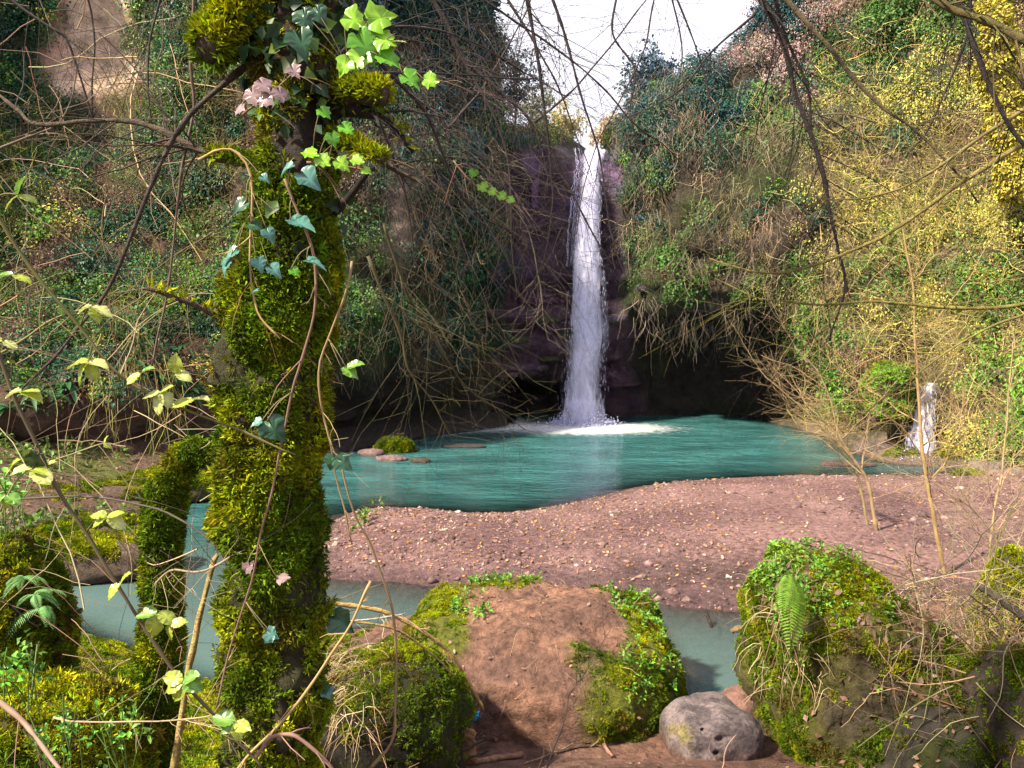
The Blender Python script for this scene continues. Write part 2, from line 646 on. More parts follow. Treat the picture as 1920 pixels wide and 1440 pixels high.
mossw = np.clip(sstep(-1.35, -2.1, GX) * sstep(-0.25, 0.15, nz + 0.6) + sstep(0.15, 0.45, nz) * 0.6 * sstep(5.6, 4.6, GY) * 0, 0, 1)
soil = mixc(soil, np.array([0.17, 0.18, 0.018]), mossw)
gcol = np.where((SN > -0.3)[..., None], soil, gcol)
lsoil = mixc(np.array([0.10, 0.062, 0.045]), np.array([0.075, 0.085, 0.02]), sstep(-0.05, 0.35, nz))
lsoil = mixc(lsoil, np.array([0.040, 0.034, 0.030]), sstep(-6.0, -4.6, GX) * sstep(15.5, 16.5, GY))  # bank under the left cliff: shade put into a near-black colour
gcol = np.where((SL > -0.25)[..., None], lsoil, gcol)
gcol = np.where(((SR > 0.0) & (SB < 0.3))[..., None], mixc(np.array([0.15, 0.105, 0.085]), np.array([0.07, 0.06, 0.04]), sstep(-0.2, 0.3, nz)), gcol)
galpha = damp * 0.9
mk('ground', GP.reshape(-1, 3), gridF(len(gx), len(gy)), M_GROUND, C=np.concatenate([gcol, galpha[..., None]], -1).reshape(-1, 4), smooth=True, kind='structure',
   label='pinkish gravel bar, soil banks and stream bed')
def hat(x, y):
    return float(ground_h(np.array([[x]]), np.array([[y]]))[0][0, 0])

# ------------------------------------------------------------------ pool and stream
wx = np.arange(-16, 16.01, 0.11)
wy = np.arange(3.5, 26.5, 0.11)
WX, WY = np.meshgrid(wx, wy, indexing='ij')
wh = ground_h(WX, WY)[0]
dep = np.clip(-wh, 0, 2)
opa = 1 - np.exp(-dep * 3.2)
fb = gr(1093, 797)
rr = np.hypot((WX - fb[0]) / 2.6, (WY - fb[1] + 0.6) / 1.4)
foam = 0.66 * np.exp(-(rr ** 2) * 1.2) + 0.30 * np.exp(-rr / 1.1)
shore = poly_sd(WX, WY, LEFT)
foam = foam + 0.30 * np.exp(-np.abs(shore + 0.35) / 0.25) * sstep(16.5, 18.5, WY) * sstep(3, 0, WX)
sm = at(1735, 850, 17.3)
foam = foam + 0.45 * np.exp(-(((WX - sm[0]) / 0.7) ** 2 + ((WY - sm[1]) / 0.8) ** 2))
edge = 0.16 * np.exp(-dep / 0.02) * sstep(11, 13, WY)
ampl = 0.28 + 0.55 * sstep(10.5, 16.5, WY) + 0.6 * np.exp(-rr)
ampl = ampl * (0.12 + 0.88 * sstep(9.3, 11.5, WY))
sky_grey = 0.75 * sstep(11.5, 8.8, WY)  # milky stream grey, also carrying the reflected sky as body colour
wc = np.stack([opa, foam + edge, ampl, sky_grey], -1).reshape(-1, 4)
mk('water', np.stack([WX, WY, np.zeros_like(WX)], -1).reshape(-1, 3), gridF(len(wx), len(wy)), M_WATER, C=wc, smooth=True, kind='structure',
   label='turquoise pool and the stream that runs out of it')

# ------------------------------------------------------------------ gorge walls
COLS = [
    (-1500, [(940, 6.5), (880, 6.8), (700, 7.3), (480, 8), (200, 9.5), (0, 10.5), (-500, 12)]),
    (-700, [(900, 9), (860, 9.5), (700, 10.5), (500, 11.5), (250, 13), (0, 14.5), (-400, 16)]),
    (-200, [(905, 12.6), (870, 12.8), (745, 13.2), (560, 15.5), (350, 18), (150, 20.5), (-350, 23)]),
    (50, [(895, 13.5), (850, 13.9), (720, 14), (560, 16.5), (330, 19.5), (200, 22), (-300, 23.2)]),
    (170, [(885, 14.2), (845, 14.5), (720, 14.6), (560, 17), (330, 20), (195, 22.5), (-300, 23.4)]),
    (290, [(868, 15), (835, 15.3), (720, 15.4), (560, 17.5), (330, 20), (180, 22), (-250, 23.5)]),
    (400, [(850, 16), (820, 16.2), (710, 16.4), (560, 18), (380, 19.5), (150, 20.5), (-250, 22)]),
    (560, [(845, 18.2), (790, 18.0), (690, 17.2), (560, 18), (400, 18.8), (150, 20), (-250, 21.5)]),
    (680, [(830, 19.9), (760, 19.7), (660, 18.4), (520, 18.8), (350, 19.5), (120, 20.5), (-250, 22)]),
    (800, [(815, 21.4), (750, 21.2), (640, 19.8), (500, 20), (300, 20.6), (80, 21.5), (-250, 23)]),
    (885, [(806, 22.9), (740, 22.6), (640, 21.2), (500, 21), (300, 21.4), (150, 22.3), (0, 24)]),
    (922, [(803, 24.0), (730, 23.8), (640, 22.8), (480, 22.5), (330, 22.7), (265, 22.9), (230, 25)]),
    (960, [(801, 25.0), (728, 25.0), (695, 23.5), (560, 23.4), (400, 23.5), (272, 23.6), (262, 28)]),
    (1040, [(800, 25.2), (722, 25.0), (690, 23.5), (560, 23.5), (400, 23.6), (276, 23.7), (266, 28)]),
    (1082, [(800, 24.6), (715, 24.2), (690, 23.6), (560, 23.5), (400, 23.6), (290, 23.8), (288, 28)]),
    (1108, [(800, 24.4), (715, 24.0), (690, 23.6), (560, 23.6), (400, 23.7), (306, 23.8), (303, 28)]),
    (1142, [(798, 24.4), (715, 24.0), (690, 23.6), (560, 23.5), (400, 23.5), (303, 23.7), (298, 28)]),
    (1162, [(798, 24.4), (715, 24.0), (680, 23.6), (560, 23.4), (420, 23.3), (280, 23.4), (250, 27)]),
    (1195, [(797, 24.6), (720, 24.5), (640, 23.9), (560, 23.2), (420, 22.6), (270, 22.8), (235, 25)]),
    (1240, [(795, 25.2), (700, 25.2), (600, 24.5), (565, 22.2), (400, 21.6), (240, 22.4), (200, 25)]),
    (1330, [(793, 25.2), (700, 25.2), (610, 24.6), (570, 21.6), (400, 21.2), (215, 22.5), (150, 25)]),
    (1420, [(790, 24.4), (700, 24.4), (620, 23.6), (575, 21), (400, 20.6), (180, 22.5), (70, 25)]),
    (1500, [(792, 22.4), (720, 22.4), (650, 21.7), (570, 20.4), (380, 20.2), (150, 22), (-40, 24.5)]),
    (1580, [(815, 20.5), (760, 20.4), (690, 19.8), (570, 19.6), (360, 20), (120, 21.5), (-200, 23.5)]),
    (1660, [(845, 18.5), (790, 18.4), (720, 18.0), (570, 18.6), (350, 19.4), (100, 20.8), (-250, 22.5)]),
    (1740, [(850, 17.9), (800, 17.9), (715, 17.7), (570, 18.4), (350, 19), (100, 20), (-250, 22)]),
    (1830, [(880, 16), (820, 15.9), (740, 16.2), (570, 17.2), (350, 18.2), (100, 19.5), (-250, 21)]),
    (1950, [(895, 14.8), (830, 14.9), (740, 15.3), (570, 16.2), (350, 17.2), (100, 18.4), (-250, 20)]),
    (2300, [(900, 12), (830, 12.2), (740, 12.6), (570, 13.4), (350, 14.5), (100, 15.8), (-250, 17)]),
    (3100, [(940, 8.0), (850, 8.2), (740, 8.5), (570, 9), (350, 9.8), (100, 10.8), (-250, 12)]),
]
CT = np.array([2.0, 15.0])
rows = []
for px, lv in COLS:
    pts = [at(px, py, d) for py, d in lv]
    b0 = pts[0].copy()
    b0[2] -= 1.2
    top = pts[-1].copy()
    out = top[:2] - CT
    out = out / np.linalg.norm(out)
    top[:2] += out * 9
    top[2] += 0.6
    top2 = top.copy()
    top2[:2] += out * 22
    top2[2] += 2.0
    rows.append([b0] + pts + [top, top2])
rows = np.array(rows)                                   # (cols, levels, 3)
NU, NV = 430, 150
lev_w = np.array([0, .06, .14, .28, .42, .60, .78, .93, .975, 1.0])
tv = np.linspace(0, 1, NV)
lvl = np.interp(tv, lev_w, np.arange(10))
u_pts = np.concatenate([[0], np.cumsum(np.linalg.norm(np.diff(rows[:, 4, :], axis=0), axis=1))])
us = np.linspace(0, u_pts[-1], NU)
uidx = np.interp(us, u_pts, np.arange(len(rows)))


def crom(arr, t):
    n = len(arr)
    i = np.clip(np.floor(t).astype(int), 0, n - 2)
    f = (t - i).reshape((-1,) + (1,) * (arr.ndim - 1))
    g = lambda k: arr[np.clip(k, 0, n - 1)]
    a, b, c, d = g(i - 1), g(i), g(i + 1), g(i + 2)
    s = 0.55
    m1, m2 = s * (c - a), s * (d - b)
    return (2 * f ** 3 - 3 * f ** 2 + 1) * b + (f ** 3 - 2 * f ** 2 + f) * m1 + (-2 * f ** 3 + 3 * f ** 2) * c + (f ** 3 - f ** 2) * m2


WP = crom(rows, uidx)
WP = crom(np.transpose(WP, (1, 0, 2)), lvl).transpose(1, 0, 2)   # (NU, NV, 3)


def gridN(P):
    du = np.gradient(P, axis=0)
    dv = np.gradient(P, axis=1)
    return nrm(np.cross(dv, du))


WN = gridN(WP)
if (WN[NU // 2, NV // 2] * np.array([0, -1, 0])).sum() < 0:
    WN = -WN
wpx, wpy = proj(WP)
fallz = box(wpx, wpy, 925, 1185, 285, 900, 25)
amp = 0.36 + 0.55 * (1 - fallz)
amp = amp * np.where(wpy < 320, 0.35 + 0.65 * (1 - box(wpx, wpy, 930, 1180, 200, 320, 30)), 1)
disp = amp * fbm(WP, 0.55, 5, 51) + 0.10 * fbm(WP, 2.6, 3, 55)
strat = vnoise(np.stack([WP[..., 0] * 0.35, WP[..., 1] * 0.35, WP[..., 2] * 2.6 + 0.5 * fbm(WP, 0.5, 2, 57)], -1), 58)
disp = disp + (0.12 + 0.24 * fallz) * np.sign(strat) * np.abs(strat) ** 0.5 * sstep(350, 560, wpy)
flute = vnoise(np.stack([WP[..., 0] * 2.2, WP[..., 1] * 2.2, WP[..., 2] * 0.22], -1), 59)
disp = disp + 0.30 * flute * fallz * sstep(620, 420, wpy)
disp = disp * sstep(0, 0.05, tv)[None, :] * np.where(lvl > 7, 0.3, 1)[None, :]
WP = WP + WN * disp[..., None]
WN = gridN(WP)
if (WN[NU // 2, NV // 2] * np.array([0, -1, 0])).sum() < 0:
    WN = -WN
wpx, wpy = proj(WP)
n1, n2 = fbm(WP, 0.45, 4, 61), fbm(WP, 1.7, 4, 63)
jx, jy = wpx + 45 * n1 + 25 * n2, wpy + 45 * fbm(WP, 0.5, 4, 65) + 20 * n2
wcol = mixc(np.array([0.048, 0.036, 0.026]), np.array([0.034, 0.044, 0.012]), sstep(-0.15, 0.3, n1))  # soil and moss darkened for the shade in gaps between clumps
left_soil = box(jx, jy, -900, 420, 180, 900, 60)
wcol = mixc(wcol, mixc(np.array([0.100, 0.055, 0.042]), np.array([0.05, 0.06, 0.016]), sstep(0.0, 0.4, n2)), left_soil)
pale = box(jx, jy, 85, 255, -500, 185, 22)
streak = vnoise(np.stack([WP[..., 0] * 2.0, WP[..., 1] * 2.0, WP[..., 2] * 0.35], -1), 67)
wcol = mixc(wcol, mixc(np.array([0.74, 0.52, 0.39]), np.array([0.48, 0.27, 0.21]), sstep(-0.1, 0.5, streak + 0.5 * n2)), pale)
pale2 = box(jx, jy, 730, 790, 200, 500, 18)
wcol = mixc(wcol, np.array([0.30, 0.22, 0.18]), pale2 * 0.8)
fz = box(jx, jy, 925, 1172, 262, 690, 14)
wcol = mixc(wcol, mixc(np.array([0.135, 0.082, 0.160]), np.array([0.062, 0.036, 0.056]), sstep(-0.3, 0.3, streak + 0.6 * n2)), fz)
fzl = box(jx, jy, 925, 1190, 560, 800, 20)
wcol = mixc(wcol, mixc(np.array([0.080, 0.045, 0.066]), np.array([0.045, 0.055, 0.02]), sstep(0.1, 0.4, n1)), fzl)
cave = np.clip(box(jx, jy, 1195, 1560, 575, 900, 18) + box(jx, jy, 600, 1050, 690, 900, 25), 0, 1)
wcol = mixc(wcol, mixc(np.array([0.032, 0.027, 0.023]), np.array([0.028, 0.032, 0.012]), sstep(0.0, 0.4, n1)), cave)  # rock colour lowered to near-black to deepen the recess shade
wfall = box(jx, jy, 1660, 1760, 690, 870, 20)
wcol = mixc(wcol, np.array([0.12, 0.13, 0.03]), wfall * 0.7)
wcol = mixc(wcol, np.array([0.11, 0.085, 0.045]), box(jx, jy, 1520, 2400, -300, 800, 60) * 0.7)
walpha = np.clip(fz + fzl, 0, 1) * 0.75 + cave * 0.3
WF = gridF(NU, NV)
WV = WP.reshape(-1, 3)
# orient faces to match WN
_c = np.cross(WV[WF[:, 1]] - WV[WF[:, 0]], WV[WF[:, 2]] - WV[WF[:, 0]])
if (_c * WN.reshape(-1, 3)[WF[:, 0]]).sum() < 0:
    WF = WF[:, ::-1]
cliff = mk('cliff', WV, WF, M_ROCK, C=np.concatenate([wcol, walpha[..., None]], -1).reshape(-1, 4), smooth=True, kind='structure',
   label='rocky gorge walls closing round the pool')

# ------------------------------------------------------------------ wall vegetation
# species: colour, leaf length, leaf width ratio
SPEC = {
    'ivy': ((0.014, 0.070, 0.036), 0.064, 0.85),  # dark green, lowered further to paint shade left of the fall
    'ivym': ((0.070, 0.160, 0.026), 0.062, 0.85),
    'teal': ((0.016, 0.068, 0.075), 0.075, 0.6),
    'yel': ((0.46, 0.43, 0.085), 0.052, 0.55),
    'fresh': ((0.12, 0.28, 0.025), 0.075, 0.6),
    'dry': ((0.17, 0.095, 0.070), 0.06, 0.6),
    'pink': ((0.33, 0.225, 0.22), 0.07, 0.6),
}
ZONES = [  # x0,x1,y0,y1, density, {species: weight}
    (-1200, 120, -300, 330, 1.0, dict(ivym=.5, ivy=.6, yel=.12)),
    (240, 420, -300, 260, 1.0, dict(ivy=.8, ivym=.35)),
    (-1200, 440, 240, 440, 1.0, dict(ivym=.45, ivy=.9, yel=.05, dry=.1)),
    (-1200, 440, 440, 740, .7, dict(ivym=.4, ivy=1.0, yel=.05, dry=.28, fresh=.08)),  # left slope leans to dark ivy so its colour carries shade
    (230, 480, 380, 640, .8, dict(yel=.25, ivym=.6, ivy=.3, fresh=.25)),
    (400, 700, -300, 650, .55, dict(ivy=.7, ivym=.25, dry=.2)),
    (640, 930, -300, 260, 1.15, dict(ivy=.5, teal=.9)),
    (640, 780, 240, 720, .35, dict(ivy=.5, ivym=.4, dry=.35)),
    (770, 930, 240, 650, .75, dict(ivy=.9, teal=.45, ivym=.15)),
    (1190, 1440, 130, 260, 1.15, dict(teal=.8, ivy=.5)),
    (1260, 1420, -50, 140, .7, dict(teal=.8, pink=.35)),
    (1360, 1600, -300, 190, .9, dict(pink=.6, teal=.3, dry=.4)),
    (1200, 1420, 240, 565, .34, dict(ivym=.45, dry=.45, ivy=.4, yel=.1)),
    (1400, 1600, 180, 600, .5, dict(ivym=.6, ivy=.5, dry=.35, yel=.15)),
    (1590, 1720, -300, 270, 1.2, dict(ivy=1.0, ivym=.25)),
    (1700, 2500, -300, 250, .9, dict(yel=1.0, dry=.2, ivym=.25)),
    (1600, 2500, 190, 480, 1.1, dict(yel=1.2, dry=.15, ivym=.3)),
    (1480, 1720, 440, 760, .55, dict(ivym=.6, fresh=.35, dry=.35, yel=.3)),
    (1700, 2500, 440, 900, 1.1, dict(yel=1.1, ivym=.25, dry=.2, fresh=.2)),
    (915, 1035, 235, 275, .8, dict(ivym=.6, yel=.6, dry=.3)),
    (1158, 1260, 200, 345, 1.2, dict(ivy=.9, teal=.5)),
    (890, 950, 230, 340, .9, dict(ivy=.9, teal=.5)),
]


def zone_density(px, py, soft=30):
    d = np.zeros_like(px)
    for x0, x1, y0, y1, k, _ in ZONES:
        d = np.maximum(d, k * box(px, py, x0, x1, y0, y1, soft))
    bare = np.clip(box(px, py, 88, 250, -400, 180, 20) + box(px, py, 935, 1168, 285, 900, 10) + box(px, py, 1160, 1190, 350, 900, 10) + box(px, py, 1195, 1470, 570, 900, 10) +
                   box(px, py, 560, 935, 690, 900, 20) + box(px, py, 735, 785, 215, 480, 14) * .7 + box(px, py, 1650, 1775, 690, 880, 12), 0, 1)
    return d * (1 - bare)


def wall_w(c, n):
    px, py = proj(c)
    a, b = fbm(c, 0.6, 3, 71), fbm(c, 0.6, 3, 72)
    d = zone_density(px + 45 * a, py + 45 * b)
    vis = ((px > -500) & (px < 2400) & (py > -260)).astype(float)
    return d * vis * (0.25 + 1.2 * sstep(-0.3, 0.2, fbm(c, 0.9, 3, 73)))


NCL = 24000
CPs, CNs = scatter(WV, WF, NCL, wall_w)
cpx, cpy = proj(CPs)
a_, b_ = fbm(CPs, 0.6, 3, 71), fbm(CPs, 0.6, 3, 72)
cpx, cpy = cpx + 45 * a_ + 40 * rng.normal(size=NCL), cpy + 45 * b_ + 40 * rng.normal(size=NCL)
sp_names = list(SPEC)
wts = np.full((NCL, len(sp_names)), 1e-4)
for x0, x1, y0, y1, k, dct in ZONES:
    m = box(cpx, cpy, x0, x1, y0, y1, 30)
    for s_, v_ in dct.items():
        wts[:, sp_names.index(s_)] += m * v_
# patches of one species
for si in range(len(sp_names)):
    wts[:, si] *= 0.06 + 3.0 * sstep(-0.1, 0.35, fbm(CPs + si * 31.0, 0.55, 3, 80 + si))
wts /= wts.sum(1, keepdims=True)
pick = (rng.random(NCL)[:, None] > np.cumsum(wts, 1)).sum(1).clip(0, len(sp_names) - 1)
crad = rng.uniform(0.22, 0.50, NCL) * (0.75 + 0.5 * rng.random(NCL))
def clump_proto(ll, wr, nleaf, seed):
    """a clump of leaves, about 1 m in radius, as a mesh to be scattered"""
    r = np.random.default_rng(seed)
    q = nrm(r.normal(size=(nleaf, 3))) * (r.random((nleaf, 1)) ** 0.42)
    q[:, 2] = np.abs(q[:, 2]) * 1.1 - 0.25
    Nn = nrm(q * 0.6 + np.array([0, -.25, 1.0]) + 0.38 * r.normal(size=(nleaf, 3)))
    D = nrm(r.normal(size=(nleaf, 3)) * 0.45 + q * 0.35 + np.array([0, 1.0, 0]))
    L = ll / 0.42 * r.uniform(0.6, 1.35, nleaf)
    V, F = leafcards(q, D, Nn, L, L * wr)
    g_ = np.clip(1 + 0.25 * r.normal(size=(nleaf, 1)), .4, 1.8) * (1 + .08 * r.normal(size=(nleaf, 3)))
    o = mk('leaf_clump', V, F, M_LEAFI, C=rep(g_, 4), link=False)
    return o


def instancer(name, P, N, S, tint, protos, label=None, cat=None, parent=None, down=False):
    n = len(P)
    if parent is not None:
        P = P - np.asarray(parent.location)
    me = bpy.data.meshes.new(name)
    me.vertices.add(n)
    me.vertices.foreach_set('co', P.astype(np.float32).ravel())
    rot = np.empty((n, 3))
    for i in range(n):
        if down:
            zv = Vector(N[i])
            yv = (Vector((0, 0, -1)) + zv * zv.z)
            yv = yv.normalized() if yv.length > .05 else Vector((0, -1, 0))
            xv = yv.cross(zv).normalized()
            e = Matrix((xv, zv.cross(xv), zv)).transposed() @ Matrix.Rotation(rng.normal() * .45, 3, 'Z')
        else:
            e = Vector(N[i]).to_track_quat('Z', 'Y').to_matrix() @ Matrix.Rotation(rng.uniform(0, 6.283), 3, 'Z')
        rot[i] = e.to_euler()
    for an, ty, arr, key in (('rot', 'FLOAT_VECTOR', rot, 'vector'), ('scl', 'FLOAT', S, 'value'), ('tint', 'FLOAT_COLOR', np.hstack([tint, np.ones((n, 1))]), 'color')):
        at_ = me.attributes.new(an, ty, 'POINT')
        at_.data.foreach_set(key, np.asarray(arr, np.float32).ravel())
    at_ = me.attributes.new('var', 'INT', 'POINT')
    at_.data.foreach_set('value', rng.integers(0, len(protos), n).astype(np.int32))
    me.materials.append(protos[0].data.materials[0])
    o = bpy.data.objects.new(name, me)
    COL.link(o)
    o.parent = parent
    nt = bpy.data.node_groups.new(name, 'GeometryNodeTree')
    nt.interface.new_socket('Geometry', in_out='INPUT', socket_type='NodeSocketGeometry')
    nt.interface.new_socket('Geometry', in_out='OUTPUT', socket_type='NodeSocketGeometry')
    gi_, go_ = nt.nodes.new('NodeGroupInput'), nt.nodes.new('NodeGroupOutput')
    iop = nt.nodes.new('GeometryNodeInstanceOnPoints')
    g2i = nt.nodes.new('GeometryNodeGeometryToInstance')
    for p in reversed(protos):
        oi = nt.nodes.new('GeometryNodeObjectInfo')
        oi.inputs['Object'].default_value = p
        nt.links.new(oi.outputs['Geometry'], g2i.inputs[0])

    def attr(nm, ty):
        x = nt.nodes.new('GeometryNodeInputNamedAttribute')
        x.data_type = ty
        x.inputs['Name'].default_value = nm
        return x.outputs['Attribute']
    nt.links.new(gi_.outputs[0], iop.inputs['Points'])
    nt.links.new(g2i.outputs[0], iop.inputs['Instance'])
    iop.inputs['Pick Instance'].default_value = True
    nt.links.new(attr('var', 'INT'), iop.inputs['Instance Index'])
    er = nt.nodes.new('FunctionNodeEulerToRotation')
    nt.links.new(attr('rot', 'FLOAT_VECTOR'), er.inputs[0])
    nt.links.new(er.outputs[0], iop.inputs['Rotation'])
    nt.links.new(attr('scl', 'FLOAT'), iop.inputs['Scale'])
    nt.links.new(iop.outputs[0], go_.inputs[0])
    md = o.modifiers.new('scatter', 'NODES')
    md.node_group = nt
    return setp(o, label, cat, kind='stuff')


VEG_NAMES = {'ivy': ('ivy', 'dark green ivy spread over the gorge walls'), 'ivym': ('creeper', 'mid green creeping leaves on the gorge slopes'),
             'teal': ('evergreen_scrub', 'blue-green evergreen scrub high on the cliff either side of the waterfall'), 'yel': ('pale_shrubs', 'pale yellow-green shrubs massed on the sunny right slope'),
             'fresh': ('fresh_herbs', 'bright green herbs scattered on the lower slopes'), 'dry': ('dead_leaves', 'brown dead leaves caught on the gorge slopes'),
             'pink': ('withered_leaves', 'pinkish withered leaves at the top of the cliff right of the sky')}
VEG_CAT = {'ivy': 'ivy', 'ivym': 'creeper', 'teal': 'scrub', 'yel': 'shrubs', 'fresh': 'herbs', 'dry': 'dead leaves', 'pink': 'dead leaves'}
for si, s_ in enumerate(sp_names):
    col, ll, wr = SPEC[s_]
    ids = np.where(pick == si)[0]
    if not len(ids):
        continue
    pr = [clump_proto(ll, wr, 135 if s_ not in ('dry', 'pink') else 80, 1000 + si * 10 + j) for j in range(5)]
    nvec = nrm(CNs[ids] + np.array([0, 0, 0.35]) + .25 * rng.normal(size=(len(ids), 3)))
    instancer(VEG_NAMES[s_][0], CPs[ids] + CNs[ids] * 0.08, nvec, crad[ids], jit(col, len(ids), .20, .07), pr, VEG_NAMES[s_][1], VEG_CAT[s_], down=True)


# hanging twigs and vines over the walls
def hangers(name, label, cat, rects, n, lmin, lmax, cols, r0=0.006, drop=1.0, spread=0.35, out=0.25, k=7, wild=0.12):
    P, N = scatter(WV, WF, n, lambda c, nn: sum(w * box(*proj(c), *r, 25) for *r, w in rects) * (0.3 + sstep(-0.3, 0.3, fbm(c, 1.1, 3, 91))))
    Ln = rng.uniform(lmin, lmax, n) * rng.uniform(0.5, 1.0, n)
    d = nrm(N * out + rng.normal(size=(n, 3)) * spread + np.array([0, 0, -drop]))
    pts = [P + N * rng.uniform(0.05, 0.55, (n, 1))]
    for s in range(k - 1):
        d = nrm(d + rng.normal(size=(n, 3)) * wild + np.array([0, 0, -0.10 * drop]))
        pts.append(pts[-1] + d * (Ln / (k - 1))[:, None])
    PP = np.stack(pts, 1)
    R = (r0 * rng.uniform(0.6, 1.5, n))[:, None] * np.linspace(1, 0.35, k)[None]
    V, F = tubes(PP, R, 3, cap=False)
    ci = rng.integers(0, len(cols), n)
    C = rep(jit(np.array(cols)[ci], n, 0.3, 0.08), k * 3)
    mk(name, V, F, M_TWIG, C=C, kind='stuff', label=label, cat=cat)


def tangle_proto(seed, mode, n=26):
    r = np.random.default_rng(seed)
    P = r.normal(size=(n, 3)) * [.28, .28, .25]
    D = {'hang': r.normal(size=(n, 3)) * .45 + [0, 0, -1.0], 'mess': r.normal(size=(n, 3)), 'rise': r.normal(size=(n, 3)) * .5 + [0, 0, .9]}[mode]
    pts, d = [P], nrm(D)
    L = r.uniform(.3, 0.95, n)
    for s in range(6):
        d = nrm(d + r.normal(size=(n, 3)) * .30 + [0, 0, {'hang': -.08, 'mess': -.05, 'rise': -.04}[mode]])
        pts.append(pts[-1] + d * (L / 6)[:, None])
    V, F = tubes(np.stack(pts, 1), (.0045 * r.uniform(.5, 1.4, n))[:, None] * np.linspace(1, .4, 7)[None], 3, cap=False)
    c = np.clip(1 + .3 * r.normal(size=(n, 1)), .4, 1.8) * np.ones((1, 3))
    return mk('twig_clump', V, F, M_TWIGI, C=rep(c, 21), link=False)


TANG = {m: [tangle_proto(3000 + i + 50 * j, m) for i in range(5)] for j, m in enumerate(('hang', 'mess', 'rise'))}


def tangles(name, label, cat, rects, n, mode, cols, smin=.7, smax=1.4):
    P, N = scatter(WV, WF, n, lambda c, nn: sum(w * box(*proj(c), *r, 25) for *r, w in rects) * (0.25 + sstep(-0.3, 0.3, fbm(c, 1.1, 3, 91))) * (1 - box(*proj(c), 1640, 1790, 670, 900, 15)))
    up_ = nrm(np.tile([0, 0, 1.0], (n, 1)) + .2 * rng.normal(size=(n, 3)))
    instancer(name, P + N * rng.uniform(.05, .5, (n, 1)), up_, rng.uniform(smin, smax, n), jit(np.array(cols)[rng.integers(0, len(cols), n)], n, .25, .07), TANG[mode], label, cat)


tangles('dry_twigs', 'grey-brown dry twigs veiling the cliff right of the waterfall', 'twigs', [(1195, 1430, 170, 490, 1.0), (1430, 1640, 200, 580, .7)], 1400, 'hang', [(0.22, 0.16, 0.12), (0.14, 0.11, 0.08), (0.27, 0.21, 0.12)])
tangles('dry_stalks', 'straw-coloured dry stalks tangled over the right slope', 'stalks', [(1560, 2300, 100, 900, 1.0)], 1000, 'mess', [(0.40, 0.33, 0.12), (0.22, 0.16, 0.09), (0.46, 0.40, 0.12)])
tangles('slope_stalks', 'thin yellow-green stalks standing on the left slope', 'stalks', [(-300, 480, 180, 760, 1.0), (230, 480, 60, 640, 1.6)], 300, 'rise', [(0.20, 0.19, 0.04), (0.12, 0.08, 0.05), (0.16, 0.13, 0.04)])
tangles('scrub_twigs', 'shade-toned dry twigs tangled in the foliage left of the waterfall', 'twigs', [(560, 930, 40, 690, 1.0)], 800, 'hang', [(0.055, 0.040, 0.028), (0.11, 0.085, 0.04), (0.04, 0.032, 0.022)])  # twig colours lowered to stand in for shade on this cliff
hangers('hanging_vines', 'brown dry vines hanging down the cliff left of the waterfall', 'vines', [(640, 930, 150, 650, 1.0), (400, 660, 100, 600, .5)], 1500, 0.8, 3.0, [(0.10, 0.07, 0.045), (0.06, 0.045, 0.03), (0.15, 0.11, 0.05)], 0.006)
hangers('hanging_roots', 'fine roots dangling below the overhang right of the waterfall', 'roots', [(1200, 1400, 540, 590, 1.0)], 260, 0.5, 1.7, [(0.26, 0.20, 0.16), (0.2, 0.16, 0.13)], 0.006, 1.0, 0.35, 0.2, wild=0.22)
hangers('straw', 'long straw hanging over the bank below the ferns on the left', 'straw', [(180, 290, 660, 760, 1.0)], 260, 0.7, 1.8, [(0.26, 0.22, 0.05), (0.20, 0.17, 0.05)], 0.007, 1.0, 0.25, 0.2)

# ------------------------------------------------------------------ ledges and blocks of the wall beside the fall
def slab(c, n, rad, seed):
    ph = np.linspace(-math.pi / 2, math.pi / 2, 14)[:, None]
    th = np.linspace(0, 2 * math.pi, 22, endpoint=False)[None, :]
    spw = lambda w: np.sign(w) * np.abs(w) ** 0.45
    d = np.stack([spw(np.cos(ph)) * spw(np.cos(th)), spw(np.cos(ph)) * spw(np.sin(th)), spw(np.sin(ph)) + 0 * th], -1)
    V = d * np.asarray(rad)
    a = math.atan2(n[1], n[0]) + math.pi / 2
    V = V @ np.array([[math.cos(a), -math.sin(a), 0], [math.sin(a), math.cos(a), 0], [0, 0, 1]]).T + c
    V = V + d * (0.35 * min(rad) * fbm(V, 3.0, 3, seed))[..., None] * [1, 1, .6]
    F = gridF(14, 22, True)
    return V.reshape(-1, 3), F


P, N = scatter(WV, WF, 90, lambda c, n: box(*proj(c), 925, 1195, 300, 770, 10) * (0.25 + sstep(470, 600, proj(c)[1])))
for i in range(len(P)):
    px_, py_ = (float(v) for v in proj(P[i]))
    low = py_ > 520
    rad = np.array([rng.uniform(.22, .75), rng.uniform(.12, .26), rng.uniform(.07, .17)]) if low else np.array([rng.uniform(.10, .25), rng.uniform(.10, .2), rng.uniform(.25, .8)])
    V, F = slab(P[i] - N[i] * rad[1] * .45, N[i], rad, 3300 + i)
    cc = np.array([0.085, 0.050, 0.078]) if low else np.array([0.12, 0.072, 0.135])
    cc = cc * rng.uniform(.55, 1.25) * (1 + .1 * rng.normal(size=3))
    cc = mixc(cc, np.array([0.04, 0.05, 0.015]), np.full(len(V), 0.8 if rng.random() < .12 else 0.0))
    mk('rock_ledge', V, F, M_ROCK, C=np.hstack([cc, np.full((len(V), 1), .7)]), origin=P[i], parent=cliff)

